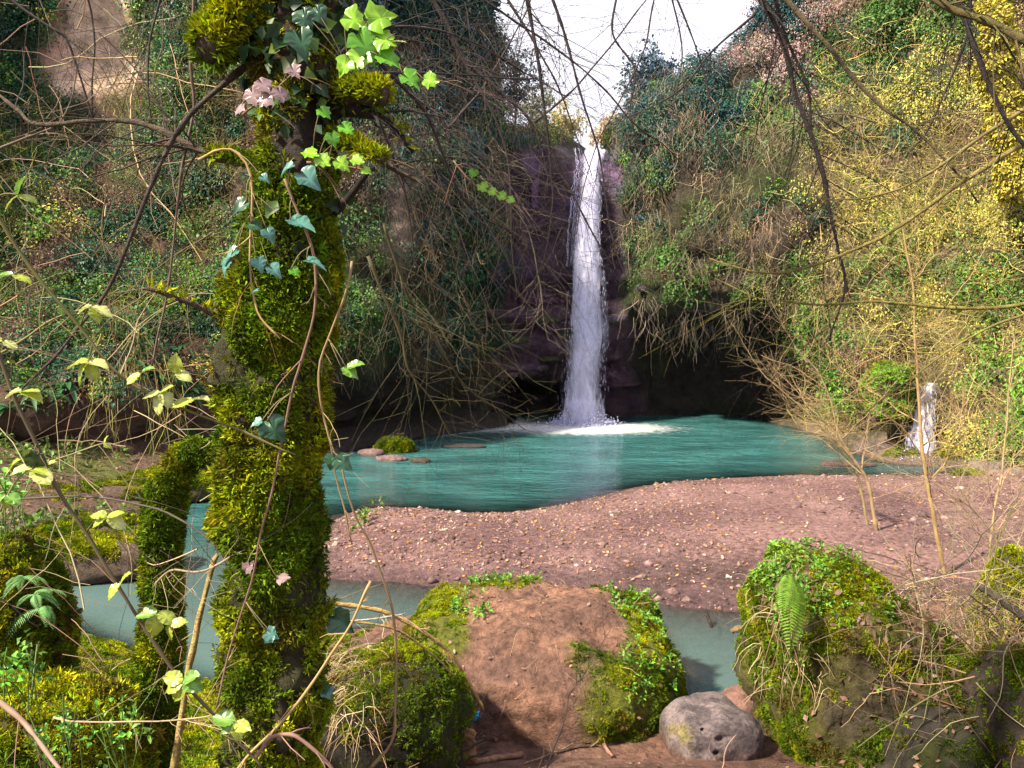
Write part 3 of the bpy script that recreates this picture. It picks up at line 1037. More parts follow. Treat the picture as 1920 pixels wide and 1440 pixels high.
# ------------------------------------------------------------------ waterfalls
def waterfall(name, label, lt, edges, d_top, d_bot, thick, drops, zb, seed, thin=False):
    """edges: list of (py, pxl, pxr)"""
    e = np.array(edges, float)
    n = 150
    py = np.linspace(e[0, 0], e[-1, 0], n)
    xl, xr = np.interp(py, e[:, 0], e[:, 1]), np.interp(py, e[:, 0], e[:, 2])
    t = np.linspace(0, 1, n)
    dd = d_top + (d_bot - d_top) * t ** 0.6
    Lp = np.array([at(a, b, c) for a, b, c in zip(xl, py, dd)])
    Rp = np.array([at(a, b, c) for a, b, c in zip(xr, py, dd)])
    Lp[:, 0] += 0.05 * fbm(np.stack([t * 9, t * 0, t * 0 + seed], -1), 1, 3, seed)
    Rp[:, 0] += 0.05 * fbm(np.stack([t * 9, t * 0 + 5, t * 0 + seed], -1), 1, 3, seed)
    org = at((e[-1, 1] + e[-1, 2]) / 2, e[-1, 0], d_bot)
    root = empty(name, org, label, 'waterfall')
    for li, (sc_, mat, nm) in enumerate([(0.9, M_FALL4, 'water_body'), (1.05, M_FALL3, 'spray_layer')] if thin else [(0.80, M_FALL, 'water_body'), (0.95, M_FALL2, 'spray_layer'), (1.08, M_FALL3, 'spray_layer')]):
        m = 56
        th = np.linspace(0, 2 * math.pi, m, endpoint=False)
        ctr = (Lp + Rp) / 2
        hw = np.linalg.norm(Rp - Lp, axis=1) / 2 * sc_
        V = ctr[:, None, :] + np.stack([np.cos(th)[None] * hw[:, None], np.sin(th)[None] * thick * sc_ * (0.35 + 0.65 * t[:, None] ** 0.5) + 0 * hw[:, None], 0 * th[None] + 0 * hw[:, None]], -1)
        q = np.stack([V[..., 0] * 4.5, V[..., 1] * 4.5, V[..., 2] * 1.1 + li * 7], -1)
        rad = np.stack([np.cos(th)[None] + 0 * hw[:, None], np.sin(th)[None] + 0 * hw[:, None], 0 * V[..., 2]], -1)
        V = V + rad * (0.17 * fbm(q, .7, 4, seed + li))[..., None] * (0.4 + 0.9 * t)[:, None, None]
        V[0, :, 2] += 0.0
        edge = np.abs(np.cos(th)) ** 3
        cr = 0.07 * (1 - t)[:, None] - 0.20 * edge[None] + 0.06 * (t[:, None] > 0.9)
        C = np.stack([cr, cr * 0, cr * 0], -1).reshape(-1, 3)
        mk(nm, V.reshape(-1, 3), gridF(n, m, True), mat, C=C, smooth=True, parent=root)
    # flying drops, stretched along their fall
    k = drops
    tt = rng.random(k) ** 0.8
    ii = (tt * (n - 1)).astype(int)
    s = rng.normal(size=k) * 0.55
    s = np.where(rng.random(k) < 0.5, np.sign(s) * (0.74 + 0.14 * np.abs(rng.normal(size=k))), s).clip(-1.25, 1.25)
    ctr = (Lp[ii] + Rp[ii]) / 2 + (Rp[ii] - Lp[ii]) / 2 * s[:, None]
    ctr[:, 1] += -thick * np.sqrt(np.clip(1.2 - s ** 2, 0.02, 2)) * rng.uniform(0.6, 1.15, k)
    ln, wd = rng.uniform(0.03, 0.14, k) * (0.5 + tt), rng.uniform(0.003, 0.008, k)
    PP = np.stack([ctr + np.array([0, 0, 1]) * ln[:, None] / 2, ctr, ctr - np.array([0, 0, 1]) * ln[:, None] / 2], 1)
    R = np.stack([wd * .15, wd, wd * .3], 1)
    V, F = tubes(PP, R, 4, cap=False)
    mk('drops', V, F, M_DROP, parent=root, kind='stuff')
    # splash at the foot
    ks = drops * 2
    base = np.array([(Lp[-1, 0] + Rp[-1, 0]) / 2, Lp[-1, 1], zb])
    w2 = abs(Rp[-1, 0] - Lp[-1, 0]) / 2
    an, rr_ = rng.uniform(0, 2 * math.pi, ks), np.abs(rng.normal(size=ks))
    hgt = np.abs(rng.normal(size=ks)) * 0.16 * np.exp(-rr_ * 0.5) * lt
    ctr = base + np.stack([np.cos(an) * (w2 * 0.9 + rr_ * 0.25 * lt), np.sin(an) * (thick + rr_ * 0.2 * lt) - 0.1, hgt + 0.01], -1)
    sz = rng.uniform(0.008, 0.03, ks) * lt
    dirs = nrm(rng.normal(size=(ks, 3)) + np.array([0, 0, 1]))
    PP = np.stack([ctr + dirs * sz[:, None], ctr, ctr - dirs * sz[:, None]], 1)
    V, F = tubes(PP, np.stack([sz * .2, sz * .8, sz * .2], 1), 4, cap=False)
    mk('splash', V, F, M_DROP, parent=root, kind='stuff')
    return root


waterfall('waterfall', 'tall white waterfall plunging over the dark cliff into the pool', 1.0,
          [(281, 1092, 1137), (330, 1083, 1132), (400, 1077, 1126), (470, 1073, 1130), (540, 1070, 1136), (620, 1064, 1138), (700, 1056, 1136), (798, 1049, 1132)], 23.55, 22.7, 0.34, 500, 0, 101)
waterfall('cascade', 'small white cascade spilling off the mossy ledge at the right of the pool', 0.6,
          [(718, 1738, 1756), (745, 1720, 1752), (800, 1704, 1752), (852, 1690, 1756)], 17.2, 16.7, 0.12, 200, 0.05, 131, True)
# thin side strands of the tall fall
for i, (lab, pts, w_) in enumerate([('thin strand of water beside the top of the waterfall, on its left', [(1081, 278, 23.5), (1085, 312, 23.3), (1076, 360, 23.15), (1070, 430, 23.1), (1066, 500, 23.05)], 0.07)]):
    P = catmull([at(*p) for p in pts], 40)
    g = Geo()
    for j in range(9):
        off = np.array([rng.normal() * w_ * .8, -abs(rng.normal()) * 0.05, 0])
        a, b = sorted(rng.integers(0, 40, 2))
        if b - a < 10:
            a, b = 0, 39
        Q = catmull(P[a:b + 1] + off + 0.02 * rng.normal(size=(b - a + 1, 3)) * [1, 1, 0], 30)
        V, F = tubes(Q[None], (0.006 * rng.uniform(0.5, 1.2) * np.ones(30))[None] * np.linspace(1, 0.6, 30), 4)
        g.add(V, F)
    g.build('water_strand', M_DROP, origin=at(*pts[-1]), label=lab, cat='waterfall')

# ------------------------------------------------------------------ boulders and mounds
def blob(center, radii, p=2.6, nu=72, nv=110, amp=0.12, scale=2.0, seed=0, rot=0.0, fine=0.03, lean=(0, 0)):
    ph = np.linspace(-math.pi / 2, math.pi / 2, nu)[:, None]
    th = np.linspace(0, 2 * math.pi, nv, endpoint=False)[None, :]
    sp = lambda w: np.sign(w) * np.abs(w) ** (2.0 / p)
    d = np.stack([sp(np.cos(ph)) * sp(np.cos(th)), sp(np.cos(ph)) * sp(np.sin(th)), sp(np.sin(ph)) + 0 * th], -1)
    V = d * np.asarray(radii)
    R = np.array([[math.cos(rot), -math.sin(rot), 0], [math.sin(rot), math.cos(rot), 0], [0, 0, 1]])
    V = V @ R.T
    V[..., 0] += lean[0] * V[..., 2]
    V[..., 1] += lean[1] * V[..., 2]
    W_ = V + np.asarray(center)
    out = nrm(V / np.asarray(radii))
    V = W_ + out * (amp * fbm(W_, scale, 4, seed) + fine * fbm(W_, scale * 5, 3, seed + 3))[..., None]
    F = gridF(nu, nv, True)
    Vf = V.reshape(-1, 3)
    c = np.cross(Vf[F[:, 1]] - Vf[F[:, 0]], Vf[F[:, 2]] - Vf[F[:, 0]])
    if (c * out.reshape(-1, 3)[F[:, 0]]).sum() < 0:
        F = F[:, ::-1]
    return Vf, F


MOSS_Y, MOSS_G, MOSS_D = np.array([0.33, 0.345, 0.006]), np.array([0.105, 0.165, 0.006]), np.array([0.040, 0.048, 0.006])


def moss_col(P, n, bright=0.5, seed=0):
    a = 1.5 * fbm(P, 3.0, 3, 300 + seed)
    b = 1.5 * fbm(P, 11.0, 2, 310 + seed)
    c = mixc(MOSS_G, MOSS_Y, np.clip(sstep(-0.35, 0.45, a + 0.5 * b) * (0.4 + bright), 0, 1))
    c = mixc(c, MOSS_D, sstep(0.1, 0.5, fbm(P, 4.0, 3, 320 + seed)) * (1 - bright))
    c = mixc(c, np.array([0.13, 0.085, 0.022]), 0.75 * sstep(0.18, 0.42, fbm(P, 6.0, 3, 340 + seed)))
    return jit(c, n, 0.25, 0.08)


def moss_proto(seed, n=48):
    r = np.random.default_rng(seed)
    rr_, an = np.sqrt(r.random(n)), r.uniform(0, 2 * math.pi, n)
    P = np.stack([rr_ * np.cos(an), rr_ * np.sin(an), -0.05 + 0.25 * (1 - rr_ ** 2)], -1)
    D = nrm(np.stack([np.cos(an) * rr_, np.sin(an) * rr_, 0.75 + 0 * an], -1) + .55 * r.normal(size=(n, 3)))
    L = r.uniform(.35, .85, n)
    V, F = leafcards(P, D, nrm(np.array([0, 0, 1.0]) + r.normal(size=(n, 3))), L, L * .30, .3, .35)
    g_ = np.clip(1 + .3 * r.normal(size=(n, 1)), .35, 1.9) * (1 + .06 * r.normal(size=(n, 3)))
    return mk('moss_tuft', V, F, M_MOSSI, C=rep(g_, 4), link=False)


MOSSP = [moss_proto(2000 + i) for i in range(6)]


def moss(V, F, n, parent, L=(0.018, 0.045), wr=0.22, wfn=None, bright=0.5, droop=0.55, seed=0, name='moss', dens=0.16):
    m = int(n * dens)
    P, N = scatter(V, F, m, wfn)
    if not len(P):
        return
    S = L[1] * rng.uniform(.55, 1.15, m) * (1 + .45 * fbm(P, 9, 2, 333))
    nv = nrm(N + .3 * rng.normal(size=N.shape) + np.array([0, 0, -.6 * droop]))
    return instancer(name, P + N * .002, nv, S, moss_col(P, m, bright, seed), MOSSP, parent=parent).__setitem__('kind', 'stuff')


def litter(V, F, n, L=(0.03, 0.07), cols=((0.20, 0.11, 0.07), (0.29, 0.18, 0.14), (0.12, 0.065, 0.045)), wfn=None, lift=0.012):
    P, N = scatter(V, F, n, wfn)
    D = nrm(np.cross(N, rng.normal(size=(n, 3))) + 0.25 * rng.normal(size=(n, 3)))
    ln = rng.uniform(*L, n)
    Vv, Fv = leafcards(P + N * lift, D, nrm(N + 0.45 * rng.normal(size=(n, 3))), ln, ln * rng.uniform(0.4, 0.7, n), 0.25, -0.2)
    c = jit(np.array(cols)[rng.integers(0, len(cols), n)], n, 0.25, 0.06)
    return Vv, Fv, rep(c, 4)


def rootlets(P0, n, L, cols, spread=0.3, drop=1.0, r=0.0022, k=6, base_dir=(0, -0.4, 0.2)):
    d = nrm(np.array(base_dir) + rng.normal(size=(n, 3)) * spread + np.array([0, 0, 0.0]))
    pts = [P0]
    ln = rng.uniform(0.5, 1.0, n) * L
    for s in range(k - 1):
        d = nrm(d + rng.normal(size=(n, 3)) * 0.25 + np.array([0, 0, -0.35 * drop]))
        pts.append(pts[-1] + d * (ln / (k - 1))[:, None])
    V, F = tubes(np.stack(pts, 1), (r * rng.uniform(0.6, 1.4, n))[:, None] * np.linspace(1, .5, k)[None], 3, cap=False)
    C = rep(jit(np.array(cols)[rng.integers(0, len(cols), n)], n, 0.25, 0.06), k * 3)
    return V, F, C


def herb(P, N, size=0.05, m=7, col=(0.11, 0.27, 0.03)):
    """small leafy rosettes at each point"""
    n = len(P)
    k = np.repeat(np.arange(n), m)
    nn = len(k)
    stem = rng.uniform(0.2, 1.3, nn) * size
    D = nrm(rng.normal(size=(nn, 3)) + N[k] * 0.5 + np.array([0, 0, 0.15]))
    P2 = P[k] + np.array([0, 0, 1.0]) * stem[:, None] + D * size * 0.25
    ln = size * rng.uniform(0.45, 0.95, nn)
    V, F = leafcards(P2, D, nrm(np.array([0, 0, 1.0]) + 0.5 * rng.normal(size=(nn, 3))), ln, ln * 0.6, 0.2, 0.2)
    return V, F, rep(jit(np.repeat(jit(col, n, 0.25, 0.1), m, 0), nn, 0.2, 0.06), 4)


ROCKC = np.array([0.055, 0.042, 0.03])

# --- the earth mound in the middle
def z_on(px, py, d):
    return at(px, py, d)


MC = at(1010, 1215, 5.75)
mV, mF = blob((MC[0] + 0.0, 5.75, 0.30), (1.04, 0.98, 0.60), 2.9, 120, 190, 0.17, 1.7, 401, 0.0, 0.04)
mx, my = proj(mV)
mn = fbm(mV, 2.2, 4, 403)
jxm, jym = mx + 75 * mn, my + 55 * fbm(mV, 2.5, 4, 404)
mossL = box(jxm, jym, 680, 850, 1060, 1215, 22)
mossR = np.clip(box(jxm, jym, 1165, 1360, 1090, 1420, 20) + box(jxm, jym, 1110, 1300, 1270, 1420, 25), 0, 1)
mossT = box(jxm, jym, 860, 1260, 1080, 1106, 8) * 0.5
mw_ = np.clip(mossL + mossR + mossT + 0.8 * sstep(0.32, 0.5, mn) * (mV[:, 2] > 0.4), 0, 1)
soilc = mixc(np.array([0.25, 0.130, 0.090]), np.array([0.135, 0.074, 0.058]), sstep(-0.35, 0.35, fbm(mV, 3.0, 4, 405)))
mcol = mixc(soilc, np.array([0.10, 0.105, 0.015]), mw_)
root = empty('earth_mound', (MC[0], 5.75, 0), 'trodden earth mound with mossy flanks in front of the stream', 'mound')
mk('soil', mV, mF, M_GROUND, C=mcol, smooth=True, parent=root)


def mound_moss_w(c, n):
    px, py = proj(c)
    mm = fbm(c, 2.2, 4, 403)
    px, py = px + 75 * mm, py + 55 * fbm(c, 2.5, 4, 404)
    w = box(px, py, 680, 850, 1060, 1215, 22) + box(px, py, 1165, 1360, 1090, 1420, 20) + box(px, py, 1110, 1300, 1270, 1420, 25) + 0.4 * box(px, py, 860, 1260, 1080, 1106, 8) + 0.3 * sstep(0.35, 0.5, mm)
    return np.clip(w, 0, 1) * (c[:, 2] > 0) * (0.1 + sstep(-0.25, 0.15, fbm(c, 6, 3, 407)))


moss(mV, mF, 30000, root, (0.014, 0.024), 0.3, mound_moss_w, 0.55, 0.3, 1)
P, N = scatter(mV, mF, 260, lambda c, n: box(*proj(c), 1140, 1275, 1100, 1330, 10) + box(*proj(c), 850, 915, 1125, 1160, 6) * 3 + box(*proj(c), 880, 1000, 1090, 1102, 4) * 2)
g = Geo().add(*herb(P, N, 0.05, 7, (0.12, 0.27, 0.03)))
g.build('herbs', M_LEAF, parent=root, kind='stuff')
V, F, C = litter(mV, mF, 380, (0.012, 0.04), wfn=lambda c, n: (n[:, 2] > 0.3) * 1.0)
mk('leaf_litter', V, F, M_LEAF, C=C, parent=root, kind='stuff')
P, N = scatter(mV, mF, 220, lambda c, n: box(*proj(c), 880, 1200, 1110, 1330, 30))
V, F, C = rootlets(P + N * 0.006, 220, 0.22, [(0.34, 0.22, 0.13), (0.24, 0.14, 0.09)], 0.8, 0.2, 0.0018, base_dir=(0, 0, 0))
mk('fine_roots', V, F, M_TWIG, C=C, parent=root, kind='stuff')

# --- big mossy block on the right
BC = at(1590, 1230, 4.9)
bV, bF = blob((BC[0] + 0.05, 5.0, 0.54), (0.60, 0.66, 0.90), 2.8, 150, 200, 0.30, 1.45, 421, 0.1, 0.075, (-0.06, 0.05))
bp_ = proj(bV)
bn = fbm(bV, 2.4, 4, 423)
bcol = mixc(ROCKC, np.array([0.075, 0.07, 0.014]), sstep(-0.3, 0.3, bn))
bcol = mixc(bcol, np.array([0.15, 0.10, 0.055]), sstep(1.0, 1.25, bV[:, 2]) * sstep(-0.2, 0.2, fbm(bV, 5, 3, 424)))
root = empty('mossy_boulder', (BC[0], 5.0, 0), 'big mossy boulder topped with fresh herbs and a fern, right of the stream', 'boulder')
mk('rock', bV, bF, M_STONE, C=bcol, smooth=True, parent=root)
moss(bV, bF, 60000, root, (0.014, 0.025), 0.3, lambda c, n: (0.04 + sstep(-0.15, 0.2, fbm(c, 3.4, 4, 423) + 0.1)) * (0.55 + 0.7 * sstep(0.6, 1.2, c[:, 2]) + 0.5 * sstep(0.5, -0.5, c[:, 0] - BC[0])), 0.42, 0.4, 2)
P, N = scatter(bV, bF, 430, lambda c, n: (sstep(1.12, 1.3, c[:, 2]) * sstep(0.05, -0.35, c[:, 0] - BC[0]) * 2 + sstep(1.2, 1.4, c[:, 2]) * sstep(-0.1, 0.2, fbm(c, 4, 2, 425))) + 0.9 * box(*proj(c), 1420, 1500, 1040, 1290, 20) + .15 * box(*proj(c), 1560, 1700, 1250, 1350, 20))
g = Geo().add(*herb(P, N, 0.036, 8, (0.15, 0.30, 0.035)))
g.build('herbs', M_LEAF, parent=root, kind='stuff')
V, F, C = litter(bV, bF, 900, (0.025, 0.06), wfn=lambda c, n: sstep(0.2, 0.7, n[:, 2]) * (0.4 + sstep(-0.1, 0.4, c[:, 0] - BC[0])) + 0.05)
mk('leaf_litter', V, F, M_LEAF, C=C, parent=root, kind='stuff')
P, N = scatter(bV, bF, 420, lambda c, n: box(*proj(c), 1420, 1560, 1060, 1300, 25) + .4 * box(*proj(c), 1620, 1800, 1100, 1300, 25))
V, F, C = rootlets(P + N * 0.01, 420, 0.32, [(0.36, 0.25, 0.15), (0.26, 0.17, 0.11), (0.42, 0.32, 0.2)], 0.5, 1.0, 0.0022)
mk('dry_roots', V, F, M_TWIG, C=C, parent=root, kind='stuff')

# --- grey rock in the bottom right corner, its shade put into the colour
rV, rF = blob((at(1720, 1440, 4.3)[0] + 0.38, 4.25, 0.36), (0.60, 0.55, 0.46), 2.6, 80, 110, 0.20, 1.8, 431, 0, 0.04)
root = empty('shade_toned_rock', (at(1720, 1440, 4.3)[0] + 0.38, 4.25, 0), 'grey rock toned dark for shade, with moss patches in the bottom right corner, under the brush', 'rock')
mk('rock', rV, rF, M_STONE, C=mixc(np.array([0.040, 0.033, 0.028]), np.array([0.026, 0.03, 0.008]), sstep(-0.2, 0.2, fbm(rV, 7, 4, 434))), smooth=True, parent=root)
moss(rV, rF, 7000, root, (0.012, 0.026), 0.3, lambda c, n: 0.05 + sstep(-0.15, 0.25, fbm(c, 2.5, 3, 432)), 0.0, 0.3, 3)  # moss dimmed as well, to paint the shade beside the boulder
V, F, C = litter(rV, rF, 160, (0.02, 0.045), wfn=lambda c, n: sstep(0.1, 0.7, n[:, 2]))
mk('leaf_litter', V, F, M_LEAF, C=C, parent=root, kind='stuff')
rV2, rF2 = blob((at(1960, 1400, 4.0)[0], 4.0, 0.75), (0.34, 0.5, 0.5), 2.6, 60, 90, 0.1, 2.0, 435)
root = empty('mossy_rock', (at(1960, 1400, 4.0)[0], 4.0, 0), 'moss-covered rock cut off by the right edge at the bottom', 'rock')
mk('rock', rV2, rF2, M_STONE, C=ROCKC, smooth=True, parent=root)
moss(rV2, rF2, 14000, root, (0.012, 0.028), 0.3, lambda c, n: .1 + sstep(-.1, .2, fbm(c, 4, 3, 439)), 0.15, 0.3, 4)  # moss colour dimmed for the shade right of the boulder
rV3, rF3 = blob((at(1880, 1075, 6.2)[0], 6.2, 0.62), (0.16, 0.2, 0.55), 2.4, 40, 60, 0.06, 3.0, 437, lean=(0.15, 0))
root = empty('mossy_snag', (at(1880, 1075, 6.2)[0], 6.2, 0), 'short moss-capped snag rising from the brush near the right edge', 'stump')
mk('wood', rV3, rF3, M_BARK, C=ROCKC, smooth=True, parent=root)
moss(rV3, rF3, 7000, root, (0.014, 0.034), 0.3, None, 0.6, 0.4, 5)

# --- boulder left of the path, under the big tree
lC = at(735, 1290, 4.3)
lV, lF = blob((lC[0] - 0.06, 4.35, 0.62), (0.46, 0.55, 0.50), 2.8, 110, 150, 0.16, 1.9, 441, 0, 0.05)
root = empty('overhung_boulder', (lC[0], 4.35, 0), 'dark mossy boulder hung with pale dry roots, beside the large tree trunk', 'boulder')
mk('rock', lV, lF, M_STONE, C=mixc(np.array([0.018, 0.015, 0.011]), np.array([0.03, 0.034, 0.008]), sstep(-0.2, 0.3, fbm(lV, 5, 4, 442))), smooth=True, parent=root)
moss(lV, lF, 13000, root, (0.014, 0.022), 0.26, lambda c, n: 0.03 + 0.4 * sstep(-0.1, 0.2, fbm(c, 4, 3, 445)) + sstep(0.85, 1.05, c[:, 2]) * 1.4, 0.15, 0.6, 6)
P, N = scatter(lV, lF, 420, lambda c, n: sstep(0.85, 1.0, c[:, 2]) * sstep(0.05, -0.25, c[:, 0] - lC[0]))
V, F, C = rootlets(P + N * 0.01, 420, 0.34, [(0.36, 0.25, 0.15), (0.26, 0.17, 0.10), (0.44, 0.33, 0.20)], 0.45, 1.0, 0.0017, base_dir=(-0.1, -0.6, 0.15))
mk('dry_roots', V, F, M_TWIG, C=C, parent=root, kind='stuff')

# --- grey pitted rock at the bottom
gV, gF = blob((at(1325, 1390, 4.75)[0], 4.75, 0.35), (0.29, 0.27, 0.25), 3.4, 130, 180, 0.10, 2.2, 451, 0.35, 0.016, (-0.15, 0.1))
ppx, ppy = proj(gV)
for hx, hy, hr in [(1352, 1386, 7), (1344, 1412, 5), (1318, 1368, 3)]:
    w_ = np.exp(-(((ppx - hx) / hr) ** 2 + ((ppy - hy) / (hr * .8)) ** 2)) * (gV[:, 1] < 4.95)
    gV = gV + w_[:, None] * np.array([0.0, 0.055, -0.03])
gc = mixc(np.array([0.095, 0.074, 0.080]), np.array([0.20, 0.155, 0.158]), sstep(-0.35, 0.35, fbm(gV, 12, 5, 452)))
lich = box(ppx + 20 * fbm(gV, 8, 3, 453), ppy, 1235, 1300, 1360, 1410, 14) * sstep(-0.4, 0.2, fbm(gV, 9, 3, 454))
gc = mixc(gc, np.array([0.20, 0.165, 0.04]), lich * .8)
gc = mixc(gc, np.array([0.12, 0.066, 0.05]), sstep(0.46, 0.34, gV[:, 2] + .05 * fbm(gV, 14, 3, 455)))
mk('grey_rock', gV, gF, M_GREY, C=gc, smooth=True, origin=(at(1325, 1390, 4.75)[0], 4.75, 0.3), label='bare grey pitted rock with yellow lichen at the bottom, by the stream', cat='rock')

# --- left bank blocks
for i, (px, py, d, rad, lab, br, n) in enumerate([
    (0, 1240, 3.1, (0.22, 0.3, 0.50), 'tall mossy rock at the left edge above the water', 0.55, 15000),
    (30, 1470, 2.35, (0.36, 0.3, 0.30), 'bright mossy hump in the bottom left corner', 0.75, 16000),
]):
    c = at(px, py, d)
    V, F = blob(c, rad, 2.6, 70, 100, 0.07, 2.6, 460 + i * 5)
    root = empty('mossy_rock', (c[0], d, c[2] - rad[2]), lab, 'rock')
    mk('rock', V, F, M_STONE, C=np.array([0.06, 0.06, 0.015]), smooth=True, parent=root)
    moss(V, F, n, root, (0.012, 0.03), 0.3, None, br, 0.3, 7 + i)

# moss over the left corner of the ground
gi = (gx[:-1][:, None] < -1.15) & (gx[:-1][:, None] > -5.5) & (gy[:-1][None] > 1.5) & (gy[:-1][None] < 7.0)
gfaces = gridF(len(gx), len(gy))[gi.reshape(-1)]
GV = GP.reshape(-1, 3)
Pm, Nm = scatter(GV, gfaces, 22000, lambda c, n: (c[:, 2] > 0.05) * sstep(-1.2, -1.9, c[:, 0]) * sstep(-0.5, 0.1, fbm(c, 1.1, 4, 41) + 0.35))
Nm = np.where(Nm[:, 2:] < 0, -Nm, Nm)
instancer('moss', Pm, nrm(Nm + .25 * rng.normal(size=Nm.shape)), rng.uniform(.018, .04, len(Pm)), moss_col(Pm, len(Pm), 0.85, 9), MOSSP, 'bright yellow-green moss carpeting the bank at the lower left', 'moss')

# left shelf stones across the stream
for i, (px, py, rad, lab) in enumerate([
    (110, 1000, (1.0, 0.55, 0.22), 'long flat mossy shelf rock on the far bank at the left'),
    (215, 1035, (0.62, 0.45, 0.24), 'mossy shelf rock jutting to the water behind the small stump'),
    (20, 950, (1.1, 0.6, 0.28), 'dark layered rock ledge at the left edge below the ferns'),
    (330, 905, (0.9, 0.6, 0.25), 'low rock ledge between stump and slope, beside the inlet'),
    (180, 925, (0.9, 0.5, 0.20), 'low brown rock ledge below the hanging straw'),
]):
    c = gr(px, py, 0.25)
    V, F = blob((c[0], c[1], 0.22), rad, 3.4, 50, 80, 0.10, 1.6, 480 + i * 7, rng.uniform(-.3, .3))
    root = empty('shelf_rock', (c[0], c[1], 0), lab, 'rock')
    mk('rock', V, F, M_STONE, C=mixc(np.array([0.085, 0.058, 0.045]), np.array([0.055, 0.06, 0.015]), sstep(-0.1, 0.3, fbm(V, 1.8, 3, 490))), smooth=True, parent=root)
    moss(V, F, 9000, root, (0.02, 0.05), 0.3, lambda cc, n: sstep(0.1, 0.7, n[:, 2]) * sstep(-0.15, 0.25, fbm(cc, 1.8, 3, 490)), 0.55, 0.2, 20 + i)

# rocks at the pool's edges
for i, (px, py, rad, col, lab, ms) in enumerate([
    (738, 846, (0.40, 0.30, 0.20), (0.06, 0.06, 0.02), 'green mossy rock in the shallows at the left of the pool', 4000),
    (695, 852, (0.30, 0.22, 0.10), (0.15, 0.095, 0.095), 'pinkish flat stone left of the mossy rock in the shallows', 0),
    (735, 862, (0.34, 0.2, 0.07), (0.15, 0.095, 0.095), 'flat pink stone just below the mossy rock in the shallows', 0),
    (787, 866, (0.22, 0.15, 0.07), (0.05, 0.045, 0.035), 'small dark stone right of the mossy rock in the shallows', 0),
    (870, 838, (0.5, 0.2, 0.05), (0.045, 0.04, 0.04), 'dark slab just awash left of the waterfall foot', 0),
    (1640, 850, (0.5, 0.35, 0.22), (0.10, 0.075, 0.07), 'brown rock left of the small cascade', 0),
    (1690, 862, (0.35, 0.3, 0.18), (0.08, 0.07, 0.05), 'rock right below the small cascade', 500),
    (1590, 872, (0.55, 0.25, 0.06), (0.075, 0.05, 0.048), 'low flat rock at the right rim of the pool', 0),
    (1790, 868, (0.4, 0.3, 0.24), (0.10, 0.09, 0.06), 'grey rock right of the small cascade', 1500),
    (1850, 890, (0.35, 0.3, 0.22), (0.13, 0.10, 0.09), 'rounded grey rock on the shore near the right edge', 0),
    (1815, 905, (0.25, 0.2, 0.14), (0.08, 0.09, 0.03), 'small mossy stone on the shore near the right edge', 1200),
    (1895, 905, (0.3, 0.3, 0.2), (0.15, 0.12, 0.11), 'pale rock at the right edge of the shore', 0),
]):
    c = gr(px, py, 0.0)
    V, F = blob((c[0], c[1], rad[2] * 0.25), rad, 2.7, 30, 44, 0.4 * min(rad) + .10 * max(rad), 1.2 / max(rad), 520 + i * 5, rng.uniform(-.4, .4))
    if ms:
        root = empty('pool_rock', (c[0], c[1], 0), lab, 'rock', 'rocks along the pool edge')
        mk('rock', V, F, M_STONE, C=np.array(col), smooth=True, parent=root)
        moss(V, F, ms, root, (0.03, 0.07), 0.35, lambda cc, n: sstep(-0.1, 0.6, n[:, 2]), 0.3, 0.2, 30 + i)
    else:
        mk('pool_rock', V, F, M_STONE, C=np.array(col), smooth=True, origin=(c[0], c[1], 0), label=lab, cat='rock', group='rocks along the pool edge')

cV, cF = blob(at(1732, 800, 17.75), (0.75, 0.5, 0.95), 3.2, 50, 70, 0.22, 1.8, 595, 0, .05)
mk('cascade_rock', cV, cF, M_ROCK, C=np.hstack([mixc(np.array([.05, .042, .034]), np.array([.05, .06, .015]), sstep(-.1, .3, fbm(cV, 3, 3, 596))), np.full((len(cV), 1), .7)]), smooth=True, origin=at(1732, 850, 17.75), label='dark wet rock that the small cascade runs down', cat='rock')
# moss cushion on the ledge of the cascade
cV, cF = blob(at(1672, 738, 17.0), (0.50, 0.42, 0.55), 3.0, 60, 80, 0.42, 1.6, 590, 0, .08)
root = empty('mossy_ledge', at(1690, 850, 17.55), 'bright green mossy ledge beside the small cascade', 'ledge')
mk('rock', cV, cF, M_STONE, C=np.array([0.07, 0.07, 0.02]), smooth=True, parent=root)
P, N = scatter(cV, cF, 9000, lambda c, n: sstep(-0.3, 0.5, n[:, 2] + 0.3 * fbm(c, 2, 3, 591)))
ln = rng.uniform(0.04, 0.10, len(P))
V, F = leafcards(P, nrm(N + 0.7 * rng.normal(size=N.shape)), N, ln, ln * 0.5)
mk('moss', V, F, M_MOSS, C=rep(jit(mixc(np.array([0.13, 0.30, 0.02]), np.array([0.2, 0.2, 0.02]), sstep(-.2, .3, fbm(P, 2, 3, 592))), len(P), .2, .08), 4), parent=root, kind='stuff')

